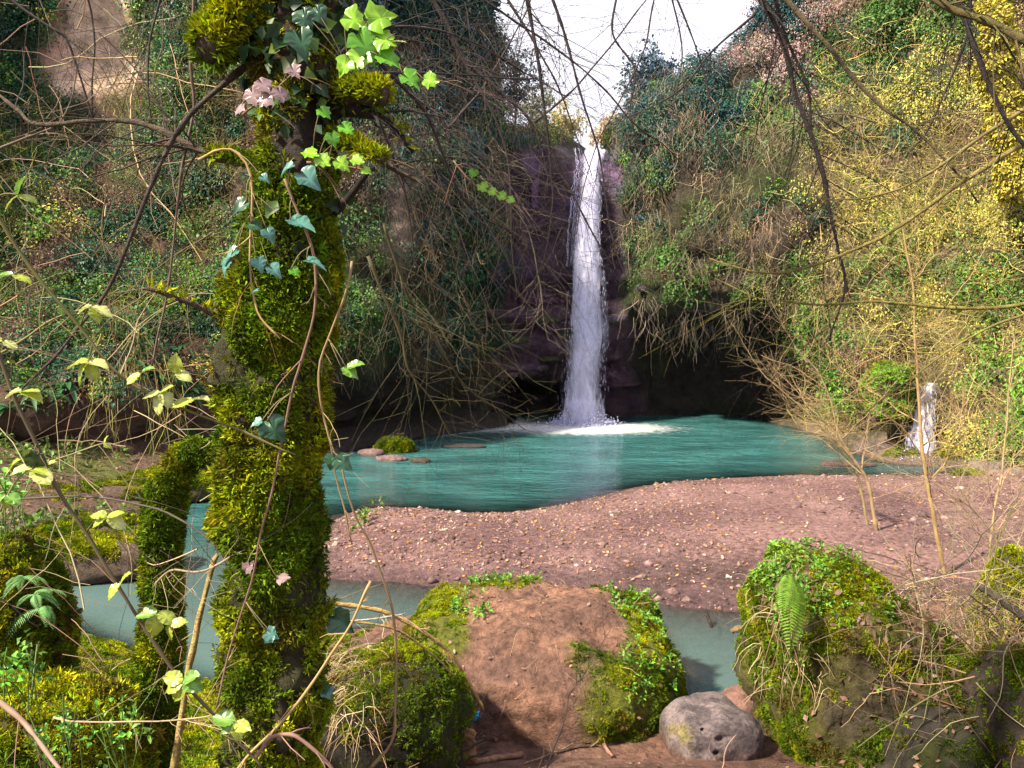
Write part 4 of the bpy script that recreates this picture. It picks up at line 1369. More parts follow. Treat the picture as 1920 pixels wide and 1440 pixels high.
# ------------------------------------------------------------------ gravel, leaf litter
def pebbles(P, S, C, name, label, cat):
    n = len(P)
    dirs = np.array([[1, 0, 0], [0, 1, 0], [-1, 0, 0], [0, -1, 0], [0, 0, 1], [0, 0, -1]], float)
    r = S[:, None, None] * (1 + 0.35 * rng.normal(size=(n, 6, 1))).clip(0.5, 1.7)
    ang = rng.uniform(0, 2 * math.pi, n)
    ca, sa = np.cos(ang), np.sin(ang)
    D = np.stack([ca[:, None] * dirs[None, :, 0] - sa[:, None] * dirs[None, :, 1], sa[:, None] * dirs[None, :, 0] + ca[:, None] * dirs[None, :, 1], 0.6 * np.tile(dirs[:, 2], (n, 1))], -1)
    V = P[:, None] + D * r
    f = np.array([[0, 1, 4], [1, 2, 4], [2, 3, 4], [3, 0, 4], [1, 0, 5], [2, 1, 5], [3, 2, 5], [0, 3, 5]])
    F = (f[None] + (np.arange(n) * 6)[:, None, None]).reshape(-1, 3)
    mk(name, V.reshape(-1, 3), F, M_STONE, C=rep(C, 6), kind='stuff', label=label, cat=cat)


gi = (gy[:-1][None] > 7.5) & (gy[:-1][None] < 15.5) & (gx[:-1][:, None] > -3.5) & (gx[:-1][:, None] < 11)
barF = gridF(len(gx), len(gy))[gi.reshape(-1)]
P, N = scatter(GV, barF, 24000, lambda c, n: (c[:, 2] > 0.0) * (0.35 + sstep(-0.2, 0.3, fbm(c, 0.9, 3, 601)) + 0.8 * sstep(4, 1, c[:, 0])) * (c[:, 1] > 7.9))
pal = np.array([(0.23, 0.14, 0.13), (0.16, 0.10, 0.09), (0.27, 0.18, 0.165), (0.10, 0.06, 0.058), (0.32, 0.16, 0.065), (0.38, 0.29, 0.26)])
C = jit(pal[rng.choice(6, len(P), p=[.28, .27, .12, .21, .10, .02])], len(P), 0.2, 0.05)
pebbles(P, np.exp(rng.normal(-4.65, 0.66, len(P))).clip(0.004, 0.085), C, 'gravel', 'pebbles strewn over the pink gravel bar', 'gravel')
V, F, C = litter(GV, barF, 2600, (0.02, 0.06), ((0.50, 0.26, 0.11), (0.40, 0.22, 0.16), (0.26, 0.13, 0.08), (0.55, 0.42, 0.32)), lambda c, n: (c[:, 2] > 0.08) * (0.2 + sstep(4.5, 0.5, c[:, 0])), 0.01)
mk('leaf_litter', V, F, M_LEAF, C=C, kind='stuff', label='orange and brown dead leaf scraps on the gravel bar', cat='leaf litter')
gi = (gy[:-1][None] > 2.5) & (gy[:-1][None] < 6.5) & (gx[:-1][:, None] > -1.2) & (gx[:-1][:, None] < 5)
nearF = gridF(len(gx), len(gy))[gi.reshape(-1)]
V, F, C = litter(GV, nearF, 1500, (0.02, 0.06), wfn=lambda c, n: (c[:, 2] > 0.1) * (0.4 + 1.6 * sstep(1.2, 2.2, c[:, 0])))
mk('leaf_litter', V, F, M_LEAF, C=C, kind='stuff', label='brown dead leaf scraps on the foreground soil', cat='leaf litter')
P, N = scatter(GV, nearF, 2500, lambda c, n: (c[:, 2] > 0.1) * 1.0)
pebbles(P, np.exp(rng.normal(-5.0, 0.5, len(P))).clip(0.003, 0.02), jit((0.20, 0.12, 0.09), len(P), 0.3, 0.06), 'gravel', 'crumbs of soil and grit on the foreground path', 'gravel')
P, N = scatter(GV, nearF, 500, lambda c, n: (c[:, 2] > 0.1) * (0.3 + sstep(1.2, 2, c[:, 0])))
V, F, C = rootlets(P + [0, 0, .012], 500, 0.22, [(0.34, 0.22, 0.15), (0.22, 0.13, 0.09)], 0.9, 0.15, 0.0022, base_dir=(0, 0, 0))
mk('twig_litter', V, F, M_TWIG, C=C, kind='stuff', label='fine broken twigs lying on the foreground soil', cat='twigs')
gi = (gy[:-1][None] > 8.5) & (gy[:-1][None] < 17) & (gx[:-1][:, None] > -13) & (gx[:-1][:, None] < -2.0)
lbF = gridF(len(gx), len(gy))[gi.reshape(-1)]
V, F, C = litter(GV, lbF, 5000, (0.03, 0.08), ((0.20, 0.10, 0.07), (0.28, 0.15, 0.10), (0.13, 0.07, 0.05)), lambda c, n: (c[:, 2] > 0.1) * 1.0)
mk('leaf_litter', V, F, M_LEAF, C=C, kind='stuff', label='dark brown dead leaves under the left slope', cat='leaf litter')
P, N = scatter(GV, lbF, 420, lambda c, n: (c[:, 2] > 0.12) * sstep(0.0, 0.3, fbm(c, .8, 2, 611)))
g = Geo().add(*herb(P, np.tile([0, 0, 1.0], (len(P), 1)), 0.13, 9, (0.10, 0.17, 0.03)))
g.build('ground_herbs', M_LEAF, kind='stuff', label='low green herbs on the far bank at the left', cat='herbs')

# ------------------------------------------------------------------ branches
def walkers(P, D, L, k, wild, grav):
    n = len(P)
    pts, d = [P], nrm(D)
    for s in range(k - 1):
        d = nrm(d + rng.normal(size=(n, 3)) * wild + np.array([0, 0, -grav]))
        pts.append(pts[-1] + d * (L / (k - 1))[:, None])
    return np.stack(pts, 1)


def branch(g, W, r0, r1, col, ntw=14, twl=0.35, grav=0.10, sub=3, t0=0.08, jitter=0.006, sides=6, wild=0.10, twr=0.32):
    """main stem through world points W, with twigs and finer twigs"""
    W = np.asarray(W, float)
    seg = np.linalg.norm(np.diff(W, axis=0), axis=1).sum()
    n = int(np.clip(seg / 0.03, 14, 90))
    M = catmull(W, n)
    nzv = np.stack([fbm(M + 7.0 * i, 3.5, 3, 700 + i) for i in range(3)], -1)
    M[1:-1] += nzv[1:-1] * jitter * 2.2
    R = r0 + (r1 - r0) * np.linspace(0, 1, n) ** 0.8
    R = R * (1 + 0.12 * rng.normal(size=n)).clip(0.75, 1.4)
    V, F = tubes(M[None], R[None], sides)
    g.add(V, F, jit(col, len(V), 0.12, 0.04))
    if ntw:
        i = np.clip((rng.uniform(t0, 1.0, ntw) * (n - 1)).astype(int), 1, n - 2)
        T = nrm(M[i + 1] - M[i - 1])
        D = T * 0.75 + nrm(np.cross(T, rng.normal(size=(ntw, 3)))) * 0.8
        L = twl * rng.uniform(0.35, 1.25, ntw)
        PP = walkers(M[i], D, L, 7, wild, grav)
        Rt = np.maximum(R[i] * twr, 0.0009)[:, None] * np.linspace(1, 0.45, 7)[None]
        V, F = tubes(PP, Rt, 4, cap=False)
        g.add(V, F, rep(jit(col, ntw, 0.2, 0.06), 28))
        if sub:
            m = ntw * sub
            a = np.repeat(np.arange(ntw), sub)
            b = rng.integers(1, 6, m)
            T = nrm(PP[a, b + 1] - PP[a, b - 1])
            D = T * 0.7 + nrm(np.cross(T, rng.normal(size=(m, 3)))) * 0.8
            P2 = walkers(PP[a, b], D, L[a] * rng.uniform(0.2, 0.55, m), 4, wild, grav)
            R2 = np.maximum(Rt[a, b] * 0.65, 0.0008)[:, None] * np.linspace(1, 0.6, 4)[None]
            V, F = tubes(P2, R2, 3, cap=False)
            g.add(V, F, rep(jit(col, m, 0.2, 0.06), 12))
    return M, R


DARKW, BROWNW, GREENW, PALEW, TANW = (0.026, 0.018, 0.018), (0.085, 0.06, 0.042), (0.17, 0.14, 0.045), (0.30, 0.20, 0.085), (0.17, 0.105, 0.065)


def px_pts(lst, d0, d1=None):
    d1 = d0 if d1 is None else d1
    n = len(lst)
    return np.array([at(p[0], p[1], p[2] if len(p) > 2 else d0 + (d1 - d0) * i / max(1, n - 1)) for i, p in enumerate(lst)])


# leaves that show one by one
def leaf_mesh(kind, col, seed):
    r = np.random.default_rng(seed)
    if kind == 'ivy':
        out = [(0, 0), (.18, -.10), (.42, -.04), (.46, .12), (.56, .30), (.42, .42), (.26, .64), (0, 1.0), (-.26, .64), (-.42, .42), (-.56, .30), (-.46, .12), (-.42, -.04), (-.18, -.10)]
    elif kind == 'lobed':
        out = [(0, 0), (.26, -.06), (.40, .10), (.62, .34), (.42, .46), (.36, .72), (.20, .72), (0, 1.0), (-.20, .72), (-.36, .72), (-.42, .46), (-.62, .34), (-.40, .10), (-.26, -.06)]
    else:
        out = [(0, 0), (.14, .08), (.20, .10), (.27, .24), (.34, .27), (.34, .42), (.36, .48), (.28, .64), (.26, .70), (.14, .84), (.08, .88), (0, 1.0), (-.08, .88), (-.14, .84), (-.26, .70), (-.28, .64), (-.36, .48), (-.34, .42), (-.34, .27), (-.27, .24), (-.20, .10), (-.14, .08)]
    o = np.array(out)
    o = o + r.normal(size=o.shape) * 0.02
    m_ = len(o)
    tt_ = np.linspace(0, m_, 40, endpoint=False)
    i_ = tt_.astype(int)
    f_ = (tt_ - i_)[:, None]
    a_, b_, c_, d_ = o[(i_ - 1) % m_], o[i_ % m_], o[(i_ + 1) % m_], o[(i_ + 2) % m_]
    o = b_ + f_ * (c_ - b_) * .55 + .45 * (0.5 * ((c_ - a_) * f_ + (2 * a_ - 5 * b_ + 4 * c_ - d_) * f_ ** 2 + (3 * b_ - a_ - 3 * c_ + d_) * f_ ** 3))
    mid = np.array([[0, y] for y in (.25, .5, .75)])
    inner = o * np.array([0.5, 1.0])
    P2 = np.vstack([o, inner, [[0, 0.45]]])
    n = len(o)
    c1, c2, tw = r.uniform(0.2, 0.8), r.uniform(0.2, 0.8), r.uniform(-0.5, 0.5)
    z = -c1 * P2[:, 1] ** 2 * 0.6 + c2 * np.abs(P2[:, 0]) * 0.8 - 0.5 * P2[:, 0] ** 2 + tw * P2[:, 0] * P2[:, 1] + 0.02 * r.normal(size=len(P2))
    V = np.column_stack([P2, z])
    F4 = np.array([[i, (i + 1) % n, n + (i + 1) % n, n + i] for i in range(n)])
    F3 = np.array([[n + i, n + (i + 1) % n, 2 * n] for i in range(n)])
    C = np.tile(np.array(col), (len(V), 1)) * (1 + 0.10 * r.normal(size=(len(V), 1)))
    C[2 * n] *= 1.25
    C[np.abs(P2[:, 0]) < 0.01] *= 1.15
    ob = mk('leaf', V, [F4, F3], M_GLOSSLEAF, C=np.clip(C, 0.003, 0.9), smooth=True, link=False)
    me = ob.data
    bpy.data.objects.remove(ob)
    return me


LM = {}
for nm, kind, col in [('light', 'ovate', (0.27, 0.32, 0.04)), ('pale', 'ovate', (0.36, 0.38, 0.13)), ('mid', 'ovate', (0.12, 0.24, 0.035)), ('dark', 'ovate', (0.02, 0.045, 0.012)),
                      ('ivy_dark', 'ivy', (0.02, 0.075, 0.035)), ('ivy_teal', 'ivy', (0.075, 0.20, 0.17)), ('ivy_green', 'lobed', (0.10, 0.30, 0.012)), ('ivy_lime', 'lobed', (0.19, 0.38, 0.015)), ('withered', 'lobed', (0.24, 0.155, 0.17))]:
    LM[nm] = [leaf_mesh(kind, col, hash_ + 5) for hash_ in range(len(LM) * 10, len(LM) * 10 + 3)]
up = np.array([0, 0, 1.0])


def put_leaf(parent, kind, pos, d, nvec, size, name='leaf'):
    d = nrm(np.asarray(d, float))
    nvec = np.asarray(nvec, float)
    s = nrm(np.cross(d, nvec))
    nn = np.cross(s, d)
    o = bpy.data.objects.new(name, LM[kind][rng.integers(0, 3)])
    COL.link(o)
    o.parent = parent
    m = Matrix(((s[0], d[0], nn[0]), (s[1], d[1], nn[1]), (s[2], d[2], nn[2])))
    o.rotation_euler = m.to_euler()
    o.location = np.asarray(pos) - np.asarray(parent.location)
    size = size * 0.8
    o.scale = (size, size, size)
    return o


def toward(dx, dy, dz=0.0):
    """direction from a photo-plane direction: right, down, away"""
    return nrm(np.array([dx, dz, -dy], float))


# ------------------------------------------------------------------ the large mossy tree
TD = 2.2
tr_pts = [(500, -1700, 150), (515, -1100, 170), (530, -600, 190), (540, -260, 205), (550, -120, 200), (560, 0, 190), (556, 120, 184), (552, 240, 178), (550, 360, 190), (540, 470, 205), (527, 580, 222), (515, 680, 232), (511, 800, 222), (511, 920, 218), (513, 1050, 220), (514, 1180, 224), (511, 1320, 226), (506, 1460, 240), (500, 1640, 275), (495, 1850, 330)]
nT, sT = 520, 110
ctr = catmull([at(a, b, TD) for a, b, w in tr_pts], nT)
wid = catmull([[w, 0, 0] for a, b, w in tr_pts], nT)[:, 0] / FPX * TD / 2 * (0.70 + 0.07 * sstep(400, 620, proj(ctr)[1]))
th = np.linspace(0, 2 * math.pi, sT, endpoint=False)
TV = ctr[:, None] + wid[:, None, None] * np.stack([np.cos(th), np.sin(th), 0 * th], -1)[None]
rad = np.stack([np.cos(th), np.sin(th), 0 * th], -1)[None]
q = TV * np.array([1, 1, 0.45])
lowt = (0.45 + 0.55 * sstep(380, 600, proj(TV)[1]))
TV = TV + rad * lowt[..., None] * (0.052 * fbm(q, 5, 3, 801) + 0.058 * fbm(TV * np.array([1, 1, 0.7]), 13, 3, 803) + 0.012 * fbm(TV, 42, 2, 804) - 0.008)[..., None]
TVf = TV.reshape(-1, 3)
TF = gridF(nT, sT, True)
c_ = np.cross(TVf[TF[:, 1]] - TVf[TF[:, 0]], TVf[TF[:, 2]] - TVf[TF[:, 0]])
if (c_ * np.tile(rad, (nT, 1, 1)).reshape(-1, 3)[TF[:, 0]]).sum() < 0:
    TF = TF[:, ::-1]
tb = ctr[-1]
tree = empty('mossy_tree', (tb[0], tb[1], hat(tb[0], tb[1])), 'large moss-covered tree trunk standing close in the left foreground', 'tree')
tn = fbm(TVf, 6, 4, 805)
tcol = mixc(np.array([0.022, 0.015, 0.010]), np.array([0.075, 0.040, 0.022]), sstep(-0.2, 0.4, tn))
tcol = mixc(tcol, np.array([0.034, 0.032, 0.010]), sstep(480, 600, proj(TVf)[1]) * 0.9)
mk('trunk', TVf, TF, M_BARK, C=tcol, smooth=True, parent=tree)


def trunk_w(c, n):
    px, py = proj(c)
    up_ = sstep(620, 420, py)
    return (1 - up_) * (0.16 + 1.2 * sstep(-0.30, 0.08, fbm(c * [1, 1, .7], 7, 3, 807))) + up_ * 0.8 * (0.05 + sstep(-0.15, 0.2, fbm(c, 7, 3, 808) + 0.35 * sstep(520, 485, px)))


moss(TVf, TF, 76000, tree, (0.008, 0.026), 0.24, trunk_w, 0.42, 0.9, 41)
# shaggy fronds standing off the trunk
P, N = scatter(TVf, TF, 2500, lambda c, n: trunk_w(c, n) * sstep(-0.1, 0.4, fbm(c, 7, 2, 809)))
PP = walkers(P, N * 0.9 + rng.normal(size=N.shape) * 0.35, rng.uniform(0.012, 0.04, len(P)), 5, 0.3, 0.35)
V, F = tubes(PP, np.full((len(P), 5), 0.0016) * np.linspace(1, .4, 5), 3, cap=False)
g = Geo().add(V, F, rep(moss_col(P, len(P), 0.6, 43), 15))
g.build('moss_fronds', M_MOSS, parent=tree, kind='stuff')


P, N = scatter(TVf, TF, 1300, lambda c, n: sstep(470, 250, proj(c)[1]) * sstep(-.25, .2, fbm(c, 5, 3, 811) + .3 * sstep(520, 600, proj(c)[0])) * (n[:, 1] < .3))
nn = len(P)
ln = rng.uniform(.025, .06, nn)
V, F = leafcards(P + N * rng.uniform(.005, .05, (nn, 1)), nrm(rng.normal(size=(nn, 3)) + [0, 0, -.6]), nrm(N + .4 * rng.normal(size=(nn, 3))), ln, ln * .8)
mk('ivy_cover', V, F, M_LEAF, C=rep(jit(np.array([(.02, .05, .02), (.04, .09, .015), (.10, .16, .015)])[rng.choice(3, nn, p=[.6, .25, .15])], nn, .25, .1), 4), parent=tree, kind='stuff')


def limb(pts, d0, d1, r0, r1, mossn, bright=0.8, name='limb', ntw=0, twl=0.3, col=BROWNW, sl=(0.016, 0.04), topside=True):
    W = px_pts(pts, d0, d1)
    g = Geo()
    M, R = branch(g, W, r0, r1, col, ntw, twl, 0.05, 2, 0.4, 0.004, 9)
    o = g.build(name, M_BARK, parent=tree)
    if mossn:
        V, F = tubes(M[None], R[None] * 1.02, 10)
        moss(V, F[0], mossn, o, sl, 0.25, (lambda c, n: sstep(-0.35, 0.35, n[:, 2])) if topside else None, bright, 0.05, 44)
    return o


def limb_fix(o):
    for ch in o.children:
        ch.location = (0, 0, 0)


# moss() subtracts the parent location; limbs carry the tree's location, so give them their own origin
def limb2(pts, d0, d1, r0, r1, mossn, bright=0.8, ntw=0, twl=0.3, col=BROWNW, L=(0.016, 0.04), topside=True, t0=0.4):
    W = px_pts(pts, d0, d1)
    g = Geo()
    M, R = branch(g, W, r0, r1, col, ntw, twl, 0.05, 2, t0, 0.004, 9)
    o = g.build('limb', M_BARK, origin=W[0], parent=tree)
    if mossn:
        V, F = tubes(M[None], R[None] * 1.02, 10)
        reach = .28 if len(pts) > 6 else 9
        P, N = scatter(V, F[0], mossn, lambda c, n: (sstep(-0.35, 0.35, n[:, 2]) if topside else 1.0) * (np.linalg.norm(c - W[0], axis=1) < reach))
        n = len(P)
        ln = rng.uniform(*L, n)
        D = nrm(N + 0.6 * rng.normal(size=(n, 3)) + np.array([0, 0, 0.25]))
        Vv, Fv = leafcards(P, D, nrm(N + rng.normal(size=(n, 3))), ln, ln * 0.22, 0.3, 0.2)
        mo = mk('moss', Vv, Fv, M_MOSS, C=rep(moss_col(P, n, bright, 44), 4), origin=W[0], kind='stuff')
        mo.parent = o
        mo.location = (0, 0, 0)
    return o


limb2([(560, -60), (500, -20), (440, 30), (400, 75), (385, 92)], TD, 2.1, 0.060, 0.036, 5200, 1.0, L=(0.02, 0.045), topside=False)
limb2([(590, 190), (640, 178), (690, 178), (722, 182)], TD, 2.12, 0.030, 0.024, 2600, 1.0)
limb2([(590, 210), (650, 205), (700, 215), (735, 235), (775, 285)], TD, 2.15, 0.026, 0.006, 200, 0.5, 5, 0.2, DARKW)
limb2([(600, 265), (650, 272), (690, 292), (720, 300)], TD, 2.1, 0.024, 0.007, 1300, 0.9)
limb2([(650, 265), (700, 292), (750, 325), (795, 345)], 2.15, 2.2, 0.011, 0.005, 0, ntw=6, twl=0.2)
limb2([(560, 300), (480, 305), (430, 300), (385, 288), (330, 258), (263, 230), (182, 226), (73, 234), (36, 208), (0, 179), (-60, 120)], TD, 2.5, 0.014, 0.004, 1500, 0.9, 22, 0.35, BROWNW, t0=0.3)
limb2([(620, 410), (660, 365), (700, 315)], TD, 2.05, 0.012, 0.007, 0, col=DARKW)
limb2([(430, 612), (380, 580), (330, 560), (275, 540)], TD, 2.1, 0.009, 0.006, 60, 0.6, col=(0.10, 0.06, 0.05))
limb2([(478, 109), (437, 142), (368, 204), (343, 233), (317, 273), (277, 365), (233, 474), (200, 540), (160, 600), (110, 665), (40, 730)], TD, 2.3, 0.010, 0.0035, 0, ntw=9, twl=0.25, col=(0.07, 0.05, 0.045))

# small mossy stump beside it
st_pts = [(392, 862, 52), (372, 850, 66), (345, 862, 76), (322, 905, 82), (308, 960, 86), (300, 1040, 88), (302, 1120, 92), (298, 1220, 100), (290, 1330, 112), (284, 1460, 126), (276, 1620, 150), (270, 1800, 170)]
SD = 2.75
ctr = catmull([at(a, b, SD) for a, b, w in st_pts], 110)
wid = catmull([[w, 0, 0] for a, b, w in st_pts], 110)[:, 0] / FPX * SD / 2 * 0.66
wid[0] *= 0.4
V, F = tubes(ctr[None], wid[None], 28)
V = V + nrm(V - np.repeat(ctr, 28, 0)) * (0.03 * fbm(V, 7, 3, 821))[:, None]
stump = empty('mossy_stump', (ctr[-1][0], SD, hat(ctr[-1][0], SD)), 'thin crooked mossy stump beside the large trunk, its broken top bent right', 'stump')
mk('trunk', V, F, M_BARK, C=np.array([0.05, 0.05, 0.014]), smooth=True, parent=stump)
moss(V, F[0], 34000, stump, (0.008, 0.026), 0.25, lambda c, n: 0.5 + sstep(-0.3, 0.3, fbm(c, 5, 3, 822)), 0.55, 0.6, 46)

# ------------------------------------------------------------------ climbing vines on the tree
def vine(name, label, cat, pts, d0, d1, r0, r1, col, leaves=(), ntw=5, twl=0.12, group=None):
    W = px_pts(pts, d0, d1)
    g = Geo()
    M, R = branch(g, W, r0, r1, col, ntw, twl, 0.08, 1, 0.1, 0.004, 7, twr=0.5)
    for kind, px, py, dx, dy, size, face in leaves:
        i = np.argmin(((M - at(px, py, (d0 + (d1 or d0)) / 2)) ** 2).sum(1))
        i = max(1, i - 2)
        p = at(px, py, M[min(i + 2, len(M) - 1)][1] - 0.03)
        Q = catmull([M[i], M[i] * .5 + p * .5 + [0, -.012, .008], p], 8)
        V, F = tubes(Q[None], np.full((1, 8), 0.0013), 4)
        g.add(V, F, np.array([0.16, 0.12, 0.06]))
    o = g.build(name, M_TWIG, origin=W[0], label=label, cat=cat, group=group)
    for kind, px, py, dx, dy, size, face in leaves:
        i = np.argmin(((M - at(px, py, (d0 + (d1 or d0)) / 2)) ** 2).sum(1))
        dd = M[i][1] - 0.03
        p = at(px, py, dd)
        put_leaf(o, kind, p, toward(dx, dy, -0.15), nrm(np.array([face[0], -face[1], face[2]])), size)
    return o


vine('ivy_vine', 'pale bare ivy stem looping down the front of the large trunk', 'vine', [(372, 300), (405, 283), (440, 285), (470, 325), (474, 400), (472, 500), (480, 575), (495, 605), (525, 635)], 1.98, 1.96, 0.0040, 0.0024, PALEW,
     [('ivy_teal', 445, 470, -.8, .5, .062, (-.3, .7, .7)), ('ivy_teal', 430, 490, -.5, .8, .055, (-.2, .6, .8)), ('ivy_teal', 480, 485, .5, .9, .05, (.2, .5, .8)), ('ivy_teal', 505, 500, .8, .5, .048, (.1, .6, .7)), ('ivy_teal', 500, 430, .4, .8, .045, (0, .8, .6)), ('ivy_dark', 470, 420, .9, .3, .05, (0, .6, .8)), ('ivy_teal', 485, 545, -.9, .1, .03, (0, .4, .9)), ('ivy_dark', 462, 380, -.7, .4, .055, (-.3, .8, .4)), ('ivy_teal', 490, 330, .7, .4, .03, (0, .7, .6))])
vine('ivy_vine', 'brown ivy stem climbing diagonally across the whole front of the large trunk', 'vine', [(533, 335), (560, 400), (585, 460), (594, 520), (590, 590), (570, 660), (548, 730), (530, 830), (512, 920), (490, 1000), (472, 1080), (450, 1150), (425, 1240), (405, 1330)], 1.95, 1.96, 0.0036, 0.0026, (0.15, 0.085, 0.062),
     [('ivy_teal', 545, 415, .9, .2, .085, (.1, .4, .9)), ('ivy_teal', 575, 490, .9, .1, .062, (.1, .4, .9)), ('ivy_green', 545, 505, .8, .5, .035, (0, .7, .6)), ('ivy_dark', 500, 790, .7, .8, .085, (.1, .95, .2)), ('ivy_teal', 490, 790, -.8, .3, .04, (0, .5, .8)), ('ivy_teal', 565, 325, .8, .5, .07, (.1, .8, .5)), ('ivy_teal', 550, 310, -.7, .3, .05, (-.1, .6, .8)), ('withered', 460, 1070, .5, -.6, .04, (0, .8, .4)), ('withered', 520, 1085, .9, -.2, .045, (0, .5, .8)), ('ivy_teal', 500, 1185, .7, .3, .045, (0, .8, .5)), ('ivy_teal', 512, 1190, -.6, .4, .04, (0, .8, .5))])
vine('ivy_vine', 'orange-brown vine kinked along the right side of the large trunk', 'vine', [(660, 490), (645, 560), (618, 630), (598, 690), (603, 760), (622, 830), (634, 900), (650, 960), (660, 1020)], 1.98, 2.0, 0.0032, 0.0022, (0.22, 0.15, 0.075),
     [('mid', 640, 690, .9, .4, .06, (0, .6, .7)), ('mid', 650, 690, .8, -.3, .06, (0, .6, .7)), ('ivy_dark', 632, 860, .8, .5, .06, (.1, .8, .5)), ('ivy_dark', 625, 855, -.3, .9, .05, (0, .9, .3))])
vine('ivy_vine', 'long thin vine hanging free from the trunk past the dark boulder', 'vine', [(640, 860), (665, 962), (697, 1021), (727, 1105), (738, 1152), (745, 1225), (743, 1316), (736, 1389), (690, 1445)], 2.1, 2.3, 0.0032, 0.0044, (0.22, 0.15, 0.08),
     [('ivy_dark', 625, 1155, .8, .6, .095, (.1, .9, .3)), ('ivy_teal', 600, 1140, -.5, .6, .06, (-.1, .7, .6)), ('ivy_teal', 615, 1285, -.7, .3, .055, (0, .7, .6)), ('ivy_teal', 610, 1290, .5, .8, .05, (.2, .7, .5))])
vine('ivy_vine', 'light stem crossing in front of the foot of the large trunk', 'vine', [(695, 1090), (660, 1170), (620, 1230), (570, 1300), (520, 1360), (470, 1410), (440, 1450)], 1.85, 1.85, 0.0034, 0.0038, (0.28, 0.19, 0.08))
vine('ivy_vine', 'arched brown stem at the very foot of the large trunk', 'vine', [(480, 1420), (500, 1385), (540, 1378), (570, 1395), (610, 1430), (640, 1470)], 1.8, 1.8, 0.005, 0.004, (0.20, 0.11, 0.09))
vine('ivy_vine', 'young ivy with large lime leaves at the top right of the trunk', 'vine', [(640, 140), (690, 108), (740, 115), (780, 150), (825, 160)], 1.98, 2.0, 0.004, 0.002, TANW,
     [('ivy_lime', 645, 30, .7, .2, .075, (.1, .8, .3)), ('ivy_lime', 690, 40, .6, -.2, .085, (0, .9, .1)), ('ivy_green', 670, 65, .5, .7, .10, (.1, .8, .4)), ('ivy_lime', 680, 95, -.4, .9, .075, (0, .9, .2)), ('ivy_lime', 705, 70, .9, .3, .07, (0, .9, .2)), ('ivy_green', 710, 105, .9, .3, .075, (.1, .8, .5)), ('ivy_green', 755, 140, .8, .5, .065, (.1, .8, .4)), ('ivy_lime', 795, 150, .9, .1, .05, (0, .9, .3)), ('ivy_lime', 655, 110, -.5, .7, .06, (0, .9, .2)), ('pale', 735, 78, .9, -.1, .045, (0, .2, .9)), ('ivy_dark', 560, 60, .2, .9, .085, (0, 1, -.3)), ('ivy_dark', 565, 20, .3, .8, .07, (0, 1, -.2)), ('ivy_dark', 590, 15, .5, .8, .06, (.2, 1, -.2))])
vine('ivy_vine', 'short ivy shoot with yellow-green leaves on the right of the trunk at mid height', 'vine', [(575, 305), (620, 310), (660, 315), (695, 322)], 1.98, 2.0, 0.0035, 0.002, TANW,
     [('ivy_lime', 570, 285, .9, .2, .05, (0, .6, .8)), ('ivy_lime', 595, 295, .8, .5, .05, (0, .7, .6)), ('ivy_lime', 630, 300, .8, .4, .05, (0, .7, .6)), ('ivy_lime', 660, 298, .9, .2, .042, (0, .7, .6)), ('ivy_lime', 680, 315, .8, .5, .035, (0, .7, .6)), ('ivy_green', 600, 205, .6, .5, .045, (0, .8, .5)), ('ivy_green', 640, 235, .7, .5, .05, (0, .8, .5)), ('ivy_green', 620, 250, .3, .8, .045, (0, .8, .5))])
vine('ivy_vine', 'thin dangling shoot with small lime leaves in front of the dark wall', 'vine', [(850, 300), (885, 340), (915, 362), (965, 378)], 2.6, 2.6, 0.003, 0.0015, TANW,
     [('ivy_green', 890, 318, -.3, .8, .04, (0, .8, .4)), ('ivy_lime', 900, 345, .5, .5, .045, (0, .8, .4)), ('ivy_lime', 918, 355, .8, .5, .042, (0, .8, .4)), ('ivy_lime', 935, 365, .8, .3, .04, (0, .8, .4)), ('ivy_lime', 952, 372, .9, .3, .036, (0, .8, .4))])
vine('withered_shoot', 'withered shoot with curled mauve leaves at the top of the trunk', 'vine', [(455, 215), (490, 190), (520, 165), (555, 130)], 1.98, 1.95, 0.003, 0.002, TANW,
     [('withered', 470, 165, .2, .7, .06, (-.3, .8, .4)), ('withered', 485, 150, .5, .5, .055, (.2, .8, .4)), ('withered', 520, 165, .4, .8, .05, (.3, .7, .4)), ('withered', 545, 125, .4, .5, .045, (0, .8, .5)), ('withered', 455, 195, -.6, .8, .045, (-.3, .5, .7)), ('withered', 505, 178, -.5, .6, .05, (0, .8, .5))])


# brambles at the left
def bramble(label, pts, d0, d1, r0, r1, col, sets, ntw=4, twl=0.2):
    W = px_pts(pts, d0, d1)
    g = Geo()
    M, R = branch(g, W, r0, r1, col, ntw, twl, 0.04, 1, 0.1, 0.005, 7)
    o = g.build('bramble', M_TWIG, origin=W[0], label=label, cat='bramble')
    for px, py, kinds, size, face, ang in sets:
        i = np.argmin(((M - at(px, py, d0)) ** 2).sum(1))
        c = at(px, py, M[i][1] - 0.02)
        gg = Geo()
        Q = catmull([M[i], (M[i] + c) / 2 + [0, 0, 0.01], c], 8)
        V, F = tubes(Q[None], np.full((1, 8), 0.0018), 4)
        st = mk('leaf_stalk', V, F, M_TWIG, C=np.array(col), origin=M[i], parent=o)
        for k_, a in zip(kinds, ang):
            a_ = math.radians(a)
            put_leaf(o, k_, c, toward(math.cos(a_), math.sin(a_), rng.uniform(-.5, .1)), nrm(np.array([face[0] + .2 * rng.normal(), -face[1], face[2]])), size * rng.uniform(.8, 1.2))
    return o


